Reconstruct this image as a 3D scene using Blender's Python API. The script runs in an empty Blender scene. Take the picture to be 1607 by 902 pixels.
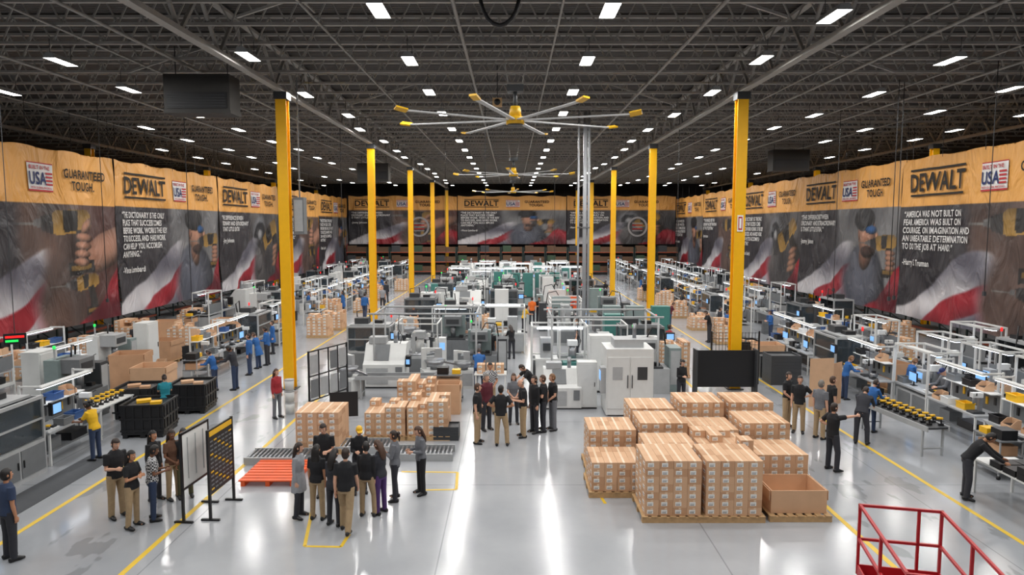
import bpy, math, random
from mathutils import Vector as V, Matrix
rnd = random.Random(11)
S = bpy.context.scene; C = S.collection; PI = math.pi
F, HC = 1071.0, 6.3
P = math.atan(96/F)
def G(px, py, z=0.0):
    xc = (px-803.5)/F; yc = -(py-451)/F
    dy = math.cos(P)+yc*math.sin(P); dz = -math.sin(P)+yc*math.cos(P)
    t = (z-HC)/dz
    return V((xc*t, dy*t, z))
def lin(c):
    return tuple(((v/255)/12.92 if v/255 <= .04045 else ((v/255+.055)/1.055)**2.4) for v in c)
# ------------------------------------------------------------ materials
def nod(nt, typ, **kw):
    n = nt.nodes.new(typ)
    for k, v in kw.items(): setattr(n, k, v)
    return n
def mat(name, c, r=.55, m=0, e=0, n=.12, sc=5, alpha=1, bump=0):
    M = bpy.data.materials.new(name); M.use_nodes = True; nt = M.node_tree
    b = nt.nodes['Principled BSDF']; L = nt.links.new; c = lin(c)
    tc = nod(nt, 'ShaderNodeTexCoord'); no = nod(nt, 'ShaderNodeTexNoise'); no.inputs['Scale'].default_value = sc
    L(tc.outputs['Object'], no.inputs['Vector'])
    mx = nod(nt, 'ShaderNodeMix', data_type='RGBA')
    mx.inputs[6].default_value = (*[x*(1-n) for x in c], 1); mx.inputs[7].default_value = (*[min(1, x*(1+n)) for x in c], 1)
    L(no.outputs['Fac'], mx.inputs[0]); L(mx.outputs[2], b.inputs['Base Color'])
    b.inputs['Roughness'].default_value = r; b.inputs['Metallic'].default_value = m; b.inputs['Alpha'].default_value = alpha
    if e:
        b.inputs['Emission Color'].default_value = (*c, 1); b.inputs['Emission Strength'].default_value = e
    return M
yel = mat('column_yellow_paint', (246, 184, 16), .4, n=.06); white = mat('white_painted_metal', (214, 215, 214), .45, n=.06)
lgrey = mat('light_grey_metal', (166, 168, 170), .45); grey = mat('mid_grey_metal', (112, 115, 118), .5); dgrey = mat('dark_grey_metal', (56, 58, 61), .5)
black = mat('black_plastic', (24, 24, 27), .45); steel = mat('steel', (150, 152, 156), .32, .7); roofm = mat('roof_steel_paint', (164, 161, 156), .6)
pipem = mat('galvanised_pipe', (168, 170, 174), .4, .2); bladem = mat('fan_blade_aluminium', (186, 187, 188), .4)
ahu = mat('dark_air_unit_metal', (50, 48, 46), .6)
card = mat('corrugated_cardboard', (206, 166, 132), .8, n=.12, sc=3); card2 = mat('worn_cardboard', (190, 148, 114), .85, n=.18, sc=3); tape = mat('packing_tape', (220, 194, 164), .3)
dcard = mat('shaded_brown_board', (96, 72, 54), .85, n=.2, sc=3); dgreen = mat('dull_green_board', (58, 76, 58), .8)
paper = mat('white_paper', (238, 238, 235), .6, n=.03); ink = mat('printed_ink', (40, 40, 44), .7); wood = mat('pallet_wood', (186, 152, 110), .8, n=.3, sc=9)
orangep = mat('orange_pallet_paint', (226, 92, 40), .5); red = mat('red_lift_paint', (176, 30, 40), .4); blue = mat('blue_tote_plastic', (52, 84, 136), .45)
ytote = mat('yellow_plastic', (232, 180, 36), .4); teal = mat('teal_cabinet_paint', (66, 124, 118), .5); gcab = mat('grey_green_cabinet_paint', (128, 142, 142), .5)
glass = mat('tinted_machine_glazing', (62, 70, 76), .1, alpha=.72); screen = mat('lit_screen', (120, 170, 225), .3, e=.9); lampm = mat('bench_lamp', (235, 243, 255), .4, e=7)
hbay = mat('high_bay_lamp', (255, 252, 244), .4, e=14); rackor = mat('rack_orange', (150, 66, 34), .5); rackgr = mat('rack_green', (48, 62, 58), .5)
redlamp = mat('red_beacon', (220, 30, 30), .3, e=1.5); greenlamp = mat('green_beacon', (40, 220, 90), .3, e=1.0); rubber = mat('rubber_mat', (70, 72, 76), .8); navy = mat('navy_print', (26, 40, 92), .7); redp = mat('red_print', (176, 40, 46), .7)
wht_print = mat('white_print', (214, 212, 210), .8); grey_print = mat('grey_print', (150, 146, 146), .8); blk_print = mat('black_print', (34, 28, 22), .8)
eyew = mat('eye_white', (232, 228, 222), .3); eyed = mat('eye_dark', (36, 26, 22), .3); lip = mat('lips', (158, 88, 80), .5)
skins = [mat('skin_fair', (214, 164, 138), .55), mat('skin_tan', (186, 132, 100), .55), mat('skin_brown', (122, 82, 60), .55)]
hairs = dict(k=mat('black_hair', (26, 21, 20), .5), b=mat('brown_hair', (74, 50, 36), .5), d=mat('dark_brown_hair', (46, 32, 26), .5), g=mat('grey_hair', (120, 114, 108), .6), l=mat('light_brown_hair', (120, 84, 54), .5), y=ytote, n=navy)
cloth = {k: mat(k+'_cloth', c, .85, n=.18, sc=14) for k, c in dict(black=(27, 27, 31), khaki=(166, 142, 110), grey=(108, 110, 116), dark=(48, 49, 56), jeans=(46, 60, 88), blue=(44, 96, 160), red=(158, 44, 52), teal=(24, 122, 138), yellow=(226, 178, 34), maroon=(92, 34, 46), purple=(76, 48, 104), olive=(92, 90, 64), lightgrey=(150, 152, 158), brown=(96, 66, 50), orange=(226, 110, 40)).items()}
def checker(name, a, b, s):
    M = mat(name, a, .85); nt = M.node_tree; tc = nod(nt, 'ShaderNodeTexCoord'); ck = nod(nt, 'ShaderNodeTexChecker')
    ck.inputs['Scale'].default_value = s; ck.inputs['Color1'].default_value = (*lin(a), 1); ck.inputs['Color2'].default_value = (*lin(b), 1)
    nt.links.new(tc.outputs['Object'], ck.inputs[0]); nt.links.new(ck.outputs[0], nt.nodes['Principled BSDF'].inputs['Base Color']); return M
cloth['plaid'] = checker('plaid_cloth', (34, 34, 38), (200, 200, 202), 26)
# ------------------------------------------------------------ mesh builder
class MB:
    def __init__(s): s.v = []; s.f = []; s.i = []; s.ms = []; s.sm = []
    def q(s, vs, fs, m, sm=False):
        if m not in s.ms: s.ms.append(m)
        k = s.ms.index(m); o = len(s.v); s.v += [tuple(a) for a in vs]
        for f in fs: s.f.append(tuple(o+j for j in f)); s.i.append(k); s.sm.append(sm)
        return s
    def box(s, x, y, z, w, d, h, m, rz=0, rx=0):
        vs = [V((sx*w/2, sy*d/2, sz*h/2)) for sz in (-1, 1) for sx, sy in ((-1, -1), (1, -1), (1, 1), (-1, 1))]
        M = Matrix.Translation((x, y, z+h/2)) @ Matrix.Rotation(rz, 4, 'Z') @ Matrix.Rotation(rx, 4, 'X')
        return s.q([M @ v for v in vs], [(3, 2, 1, 0), (4, 5, 6, 7), (0, 1, 5, 4), (1, 2, 6, 5), (2, 3, 7, 6), (3, 0, 4, 7)], m)
    def prism(s, prof, x0, x1, m):
        n = len(prof); return s.q([(x, y, z) for x in (x0, x1) for y, z in prof], [tuple(range(n-1, -1, -1)), tuple(range(n, 2*n))]+[(i, (i+1) % n, n+(i+1) % n, n+i) for i in range(n)], m)
    def bar(s, a, b, w, m, h=None):
        return s.tube([a, b], [(w*.7071, (h or w)*.7071)]*2, m, 4, rot=PI/4, sm=False)
    def tube(s, pts, rads, m, n=10, rot=0, sm=True, ref=(1, 0, 0)):
        pts = [V(p) for p in pts]; L = len(pts); vs = []; a = V(ref)
        for i, p in enumerate(pts):
            t = (pts[min(i+1, L-1)]-pts[max(i-1, 0)]).normalized()
            if i == 0 and abs(t.dot(a)) > .95: a = V((0, 1, 0)) if abs(t.y) < .9 else V((0, 0, 1))
            a = (a-t*a.dot(t)).normalized(); b = t.cross(a)
            r = rads[i]; r = r if isinstance(r, tuple) else (r, r)
            for k in range(n):
                th = 2*PI*k/n+rot; vs.append(p+a*math.cos(th)*r[0]+b*math.sin(th)*r[1])
        fs = [(i*n+k, i*n+(k+1) % n, (i+1)*n+(k+1) % n, (i+1)*n+k) for i in range(L-1) for k in range(n)]
        fs += [tuple(range(n-1, -1, -1)), tuple(range((L-1)*n, L*n))]
        return s.q(vs, fs, m, sm)
    def cyl(s, a, b, r, m, n=10, r2=None): return s.tube([a, b], [r, r if r2 is None else r2], m, n, sm=n > 6)
    def ell(s, c, r, m, nu=12, nv=8, keep=None, M=None):
        vs = []; fs = []
        for j in range(nv+1):
            ph = PI*j/nv
            for k in range(nu):
                th = 2*PI*k/nu; vs.append(V((c[0]+r[0]*math.sin(ph)*math.cos(th), c[1]+r[1]*math.sin(ph)*math.sin(th), c[2]+r[2]*math.cos(ph))))
        for j in range(nv):
            for k in range(nu):
                f = (j*nu+k, (j+1)*nu+k, (j+1)*nu+(k+1) % nu, j*nu+(k+1) % nu)
                if keep is None or keep(sum((vs[i] for i in f), V())/4): fs.append(f)
        if M: vs = [M @ v for v in vs]
        return s.q(vs, fs, m, True)
    def mesh(s, name):
        me = bpy.data.meshes.new(name); me.from_pydata(s.v, [], s.f)
        for m in s.ms: me.materials.append(m)
        me.polygons.foreach_set('material_index', s.i); me.polygons.foreach_set('use_smooth', s.sm); me.update(); return me
    def build(s, name, parent=None, loc=None): return add(name, s.mesh(name), parent, loc)
KIDS = {}
def add(name, me, parent=None, loc=None):
    o = bpy.data.objects.new(name, me); C.objects.link(o)
    if parent: o.parent = parent; KIDS.setdefault(parent, []).append(o)
    if loc is not None: o.location = loc
    return o
def tag(o, label, cat, group=None, kind=None):
    if label: o['label'] = label
    if cat: o['category'] = cat
    if group: o['group'] = group
    if kind: o['kind'] = kind
    return o
def thing(name, label, cat, loc=(0, 0, 0), rz=0, group=None):
    o = add(name, None); o.location = loc; o.rotation_euler.z = rz; return tag(o, label, cat, group)
def one(name, mb, label, cat, loc=(0, 0, 0), rz=0, group=None, kind=None):
    o = mb.build(name, None, loc); o.rotation_euler.z = rz; return tag(o, label, cat, group, kind)
def struct(name, mb): o = mb.build(name); o['kind'] = 'structure'; return o
def dup(o, loc, rz=0, label=None, group=None, par=None, sc=None):
    c = o.copy(); C.objects.link(c)
    if par: c.parent = par
    else:
        c.location = loc; c.rotation_euler.z = rz
        if label: c['label'] = label
        if group: c['group'] = group
        if sc: c.scale = sc if isinstance(sc, tuple) else (sc, sc, sc)
    for k in KIDS.get(o, []): dup(k, None, par=c)
    return c
PROTO = []
def proto(o):
    def un(x):
        C.objects.unlink(x)
        for k in KIDS.get(x, []): un(k)
        PROTO.append(x)
    un(o); return o
ORD = ['nearest', 'second', 'third', 'fourth', 'fifth', 'sixth', 'seventh', 'eighth', 'ninth', 'tenth', 'eleventh', 'twelfth', 'thirteenth', 'fourteenth', 'fifteenth', 'sixteenth', 'seventeenth', 'eighteenth', 'nineteenth', 'twentieth', 'twenty-first', 'twenty-second', 'twenty-third', 'twenty-fourth', 'twenty-fifth', 'twenty-sixth', 'twenty-seventh', 'twenty-eighth', 'twenty-ninth', 'thirtieth', 'thirty-first', 'thirty-second', 'thirty-third', 'thirty-fourth', 'thirty-fifth', 'thirty-sixth', 'thirty-seventh', 'thirty-eighth', 'thirty-ninth', 'fortieth', 'forty-first', 'forty-second', 'forty-third', 'forty-fourth', 'forty-fifth']
FST = ['first']+ORD[1:]
# ------------------------------------------------------------ people (prebuilt while the scene is empty)
def remesh(mb, vox):
    ob = bpy.data.objects.new('tmp', mb.mesh('tmp')); C.objects.link(ob)
    md = ob.modifiers.new('r', 'REMESH'); md.mode = 'VOXEL'; md.voxel_size = vox; md.use_smooth_shade = True
    sm = ob.modifiers.new('s', 'SMOOTH'); sm.iterations = 2; sm.factor = .5
    me = bpy.data.meshes.new_from_object(ob.evaluated_get(bpy.context.evaluated_depsgraph_get()))
    bpy.data.objects.remove(ob); me.materials.clear(); me.materials.append(white); return me
def arms(u, f, u2=None, f2=None):
    u2 = u2 or u; f2 = f2 or f
    return {1: (u, f), -1: ((-u2[0], u2[1], u2[2]), (-f2[0], f2[1], f2[2]))}
ST = {1: ((.05, -.01, -1), (.03, .03, -1)), -1: ((-.05, -.01, -1), (-.03, .03, -1))}
CO = {1: ((.04, .0, -1), (.02, .03, -1)), -1: ((-.16, -.1, -1), (-.06, .09, -1))}
WK = {1: ((.02, -.32, -1), (.01, .06, -1)), -1: ((-.02, .2, -1), (-.01, .5, -1))}
hang = ((.13, .04, -1), (.03, -.16, -1)); fwd = ((.12, -.06, -1), (-.3, -1, .12)); hip = ((.75, .3, -.85), (-.85, -.4, -.3))
POSES = dict(
    stand=(arms(*hang), ST, 0, 0, 0), contra=(arms(*hang), CO, 0, 20, 5), folded=(arms((.26, -.2, -1), (-.82, -.6, .22)), CO, 0, 0, 5),
    hold=(arms(*fwd), ST, 2, 0, 16), hips=(arms(*hip), CO, 0, -15, 0), onehip=(arms(*hip, *hang), ST, 0, 15, 0),
    point=(arms(*hip, (.06, -1, .06), (-.03, -1, .03)), CO, 0, 0, 0), work=(arms((.15, -.5, -.85), (-.12, -1, -.08)), ST, 13, 0, 22),
    clasp=(arms((.2, -.12, -1), (-.6, -.5, -.62)), ST, 0, -12, 6), gest=(arms(*hang, (.15, -.25, -1), (.1, -.85, .55)), CO, 0, 12, 0),
    walk=(arms((.1, .25, -1), (.02, -.02, -1), (.1, -.22, -1), (.0, -.5, -1)), WK, 3, 0, 0), bend=(arms((.1, -.75, -.7), (-.1, -.8, -.5)), CO, 34, 0, 15))
TOR = dict(m=[(.86, .145, .105), (.96, .16, .112), (1.08, .145, .102), (1.25, .168, .118), (1.37, .178, .106), (1.43, .125, .085), (1.475, .058, .058)],
           f=[(.86, .15, .11), (.96, .165, .116), (1.08, .122, .09), (1.25, .146, .122), (1.36, .152, .1), (1.42, .108, .078), (1.47, .05, .05)])
def joints(pose, sex):
    A, LG, lean, yaw, pit = POSES[pose]; sw = .165 if sex == 'f' else .192
    ML = Matrix.Translation((0, 0, .95)) @ Matrix.Rotation(math.radians(lean), 4, 'X') @ Matrix.Translation((0, 0, -.95))
    J = {}
    for s in (1, -1):
        h = V((.09*s, 0, .92)); k = h+V(LG[s][0]).normalized()*.42; a = k+V(LG[s][1]).normalized()*.42; J['leg', s] = [h, k, a]
        sh = ML @ V((sw*.9*s, 0, 1.405))
        e = sh+V(A[s][0]).normalized()*.29; w = e+V(A[s][1]).normalized()*.25; J['arm', s] = [sh, e, w]
    dz = .085-min(J['leg', s][2].z for s in (1, -1)); D = Matrix.Translation((0, 0, dz))
    for k in J: J[k] = [D @ p for p in J[k]]
    J['T'] = D @ ML
    J['H'] = D @ ML @ Matrix.Translation((0, -.01, 1.52)) @ Matrix.Rotation(math.radians(yaw), 4, 'Z') @ Matrix.Rotation(math.radians(pit), 4, 'X')
    return J
def torso(mb, T, rows, o): mb.tube([T @ V((0, 0, z)) for z, a, b in rows], [(a+o, b+o) for z, a, b in rows], white, 16, ref=(1, 0, 0))
PM = {}
def pm(kind, pose, sex, sl=''):
    key = (kind, pose, sex, sl)
    if key in PM: return PM[key]
    J = joints(pose, sex); T = J['T']; mb = MB(); fs = .9 if sex == 'f' else 1
    if kind == 'body':
        torso(mb, T, TOR[sex]+[(1.56, .05, .054)], -.012); HM = J['H']
        mb.ell((0, -.005, .115), (.074, .094, .115), white, 14, 10, M=HM); mb.ell((0, -.04, .045), (.05, .055, .05), white, M=HM)
        mb.ell((0, -.104, .095), (.013, .02, .024), white, M=HM)
        for s in (1, -1):
            mb.ell((.076*s, .008, .11), (.012, .022, .032), white, M=HM)
            h, k, a = J['leg', s]; mb.tube([h, h.lerp(k, .5), k, k.lerp(a, .35), a, a-V((0, 0, .03))], [.085, .072, .052, .055, .036, .036], white)
            mb.tube([a+V((0, .03, -.045)), a+V((0, -.15, -.055))], [(.035, .028), (.035, .018)], white)
            sh, e, w = J['arm', s]; mb.tube([sh, sh.lerp(e, .5), e, e.lerp(w, .3), w], [.056*fs, .046*fs, .037*fs, .039*fs, .026*fs], white); mb.ell(e, (.037*fs,)*3, white)
            d = (w-e).normalized(); n = V((-s*.8, .1, -.35)); n = (n-d*n.dot(d)).normalized(); l = d.cross(n)
            kn = w+d*.085; mb.tube([w, w.lerp(kn, .5), kn], [(.026, .026), (.018, .038), (.014, .042)], white, ref=n)
            for i, (o, ln) in enumerate(((-.033, .062), (-.011, .08), (.011, .085), (.033, .075))):
                p0 = kn-d*.015+l*o*.95; p1 = p0+(d+n*.25+l*o*4).normalized()*ln*.5; p2 = p1+(d*.75+n*.7+l*o*3).normalized()*ln*.5
                mb.tube([p0, p1, p2], [.0098, .0092, .008], white, 6)
            up = l if (l.y < 0 or l.z > .5) else -l
            mb.tube([w+d*.02+up*.02, w+d*.055+up*.05+n*.012, w+d*.085+up*.055+n*.025], [.014, .0115, .009], white, 6)
        me = remesh(mb, .0105); m2 = MB(); m2.v = [tuple(v.co) for v in me.vertices]; m2.f = [tuple(p.vertices) for p in me.polygons]; m2.i = [0]*len(m2.f); m2.sm = [True]*len(m2.f); m2.ms = [white]
        for s in (1, -1):
            m2.ell((.03*s, -.087, .118), (.0135, .008, .008), eyew, 8, 6, M=HM); m2.ell((.03*s, -.0935, .118), (.006, .004, .007), eyed, 6, 4, M=HM)
            m2.ell((.03*s, -.09, .14), (.018, .007, .004), eyed, 8, 4, M=HM)
        m2.ell((0, -.092, .052), (.022, .009, .0075), lip, 8, 4, M=HM)
        bpy.data.meshes.remove(me); r = m2.mesh('body')
    elif kind == 'shirt':
        rows = [x for x in TOR[sex] if x[0] > .9]; top = rows[-1]; rows = rows[:-1]+[(top[0]+.012, top[1]+.008, top[2]+.008)]
        rows = [(.885, .158, .116)]+rows if sl != 'coat' else [(.62, .2, .15), (.8, .185, .14)]+rows
        torso(mb, T, rows, .018)
        for s in (1, -1):
            sh, e, w = J['arm', s]
            if sl == 'short': mb.tube([sh-(e-sh)*.1, sh.lerp(e, .4), sh.lerp(e, .72)], [.07*fs, .066*fs, .064*fs], white)
            else:
                mb.tube([sh-(e-sh)*.1, sh.lerp(e, .5), e, e.lerp(w, .5), e.lerp(w, .96)], [.07*fs, .06*fs, .052*fs, .047*fs, .038*fs], white); mb.ell(e, (.052*fs,)*3, white)
        r = remesh(mb, .015)
    elif kind == 'trousers':
        rows = [(.84, .155, .11), (.93, .168, .118), (1.02, .152, .11)]
        D = Matrix.Translation((0, 0, J['leg', 1][0].z-.92)); torso(mb, D, rows, .006)
        for s in (1, -1):
            h, k, a = J['leg', s]; c = .9 if sl == 'slim' else 1
            mb.tube([h+V((0, 0, .03)), h.lerp(k, .5), k, k.lerp(a, .5), a-V((0, 0, .03))], [.098, .088*c, .072*c, .068*c, .062*c], white, 12)
        r = remesh(mb, .015)
    elif kind == 'shoe':
        a = J['leg', int(sl)][2]; z = a.z-.085; y = a.y
        mb.tube([(a.x, y+.085, z+.045), (a.x, y+.05, z+.05), (a.x, y-.03, z+.055), (a.x*1.1, y-.11, z+.036), (a.x*1.15, y-.175, z+.026)], [(.025, .035), (.042, .05), (.044, .055), (.05, .036), (.026, .02)], black, 10, ref=(1, 0, 0))
        r = mb.mesh('shoe')
    PM[key] = r; return r
def hairmesh(style):
    if style in PM: return PM[style]
    mb = MB(); c = (0, 0, .12)
    front = lambda p: not (p.y < -.035 and p.z < .165) and p.z > .02+max(0, -p.y)*1.2
    if style == 'cap':
        mb.ell((0, 0, .135), (.084, .104, .11), white, 16, 10, keep=lambda p: p.z > .15); mb.tube([(0, -.09, .158), (0, -.18, .148)], [(.07, .008), (.055, .006)], white, 12)
    elif style == 'fringe': mb.ell(c, (.08, .098, .117), white, 16, 12, keep=lambda p: p.y > -.01 and .05 < p.z < .16)
    else:
        mb.ell(c, (.083, .104, .125), white, 18, 14, keep=front)
        if style == 'long': mb.tube([(0, .03, .2), (0, .062, .12), (0, .075, .0), (0, .085, -.1), (0, .08, -.2), (0, .07, -.25)], [(.06, .03), (.09, .05), (.098, .048), (.1, .045), (.08, .035), (.04, .02)], white, 12)
        if style == 'bun': mb.ell((0, .12, .15), (.045, .045, .045), white); mb.tube([(0, .1, .15), (0, .13, .05), (0, .12, -.05)], [.02, .03, .012], white)
    PM[style] = mb.mesh('hair'); return PM[style]
def setm(o, m): o.material_slots[0].link = 'OBJECT'; o.material_slots[0].material = m; return o
def person(hx, hy, face, pose, sex, hair, shirt, trous, label, sk=0, pos=None, group=None):
    h = (1.78 if sex == 'm' else 1.66); p = V(pos) if pos else G(hx, hy, h); sc = h/1.76
    st, hc = hair.split('-') if '-' in hair else (hair, 'd'); col, sl = shirt.split('-')
    o = thing('person', label, 'person', (p.x, p.y, 0), math.radians(face), group); o.scale = (sc,)*3
    setm(add('body', pm('body', pose, sex), o), skins[sk]); setm(add('shirt' if sl != 'coat' else 'coat', pm('shirt', pose, sex, sl), o), cloth[col])
    setm(add('trousers', pm('trousers', pose, sex, 'slim' if sex == 'f' else ''), o), cloth[trous])
    for s in ('1', '-1'): add('shoe', pm('shoe', pose, sex, s), o)
    k = setm(add('hair' if st != 'cap' else 'cap', hairmesh(st), o), hairs[hc]); k.matrix_local = joints(pose, sex)['H']
    return o
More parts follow.
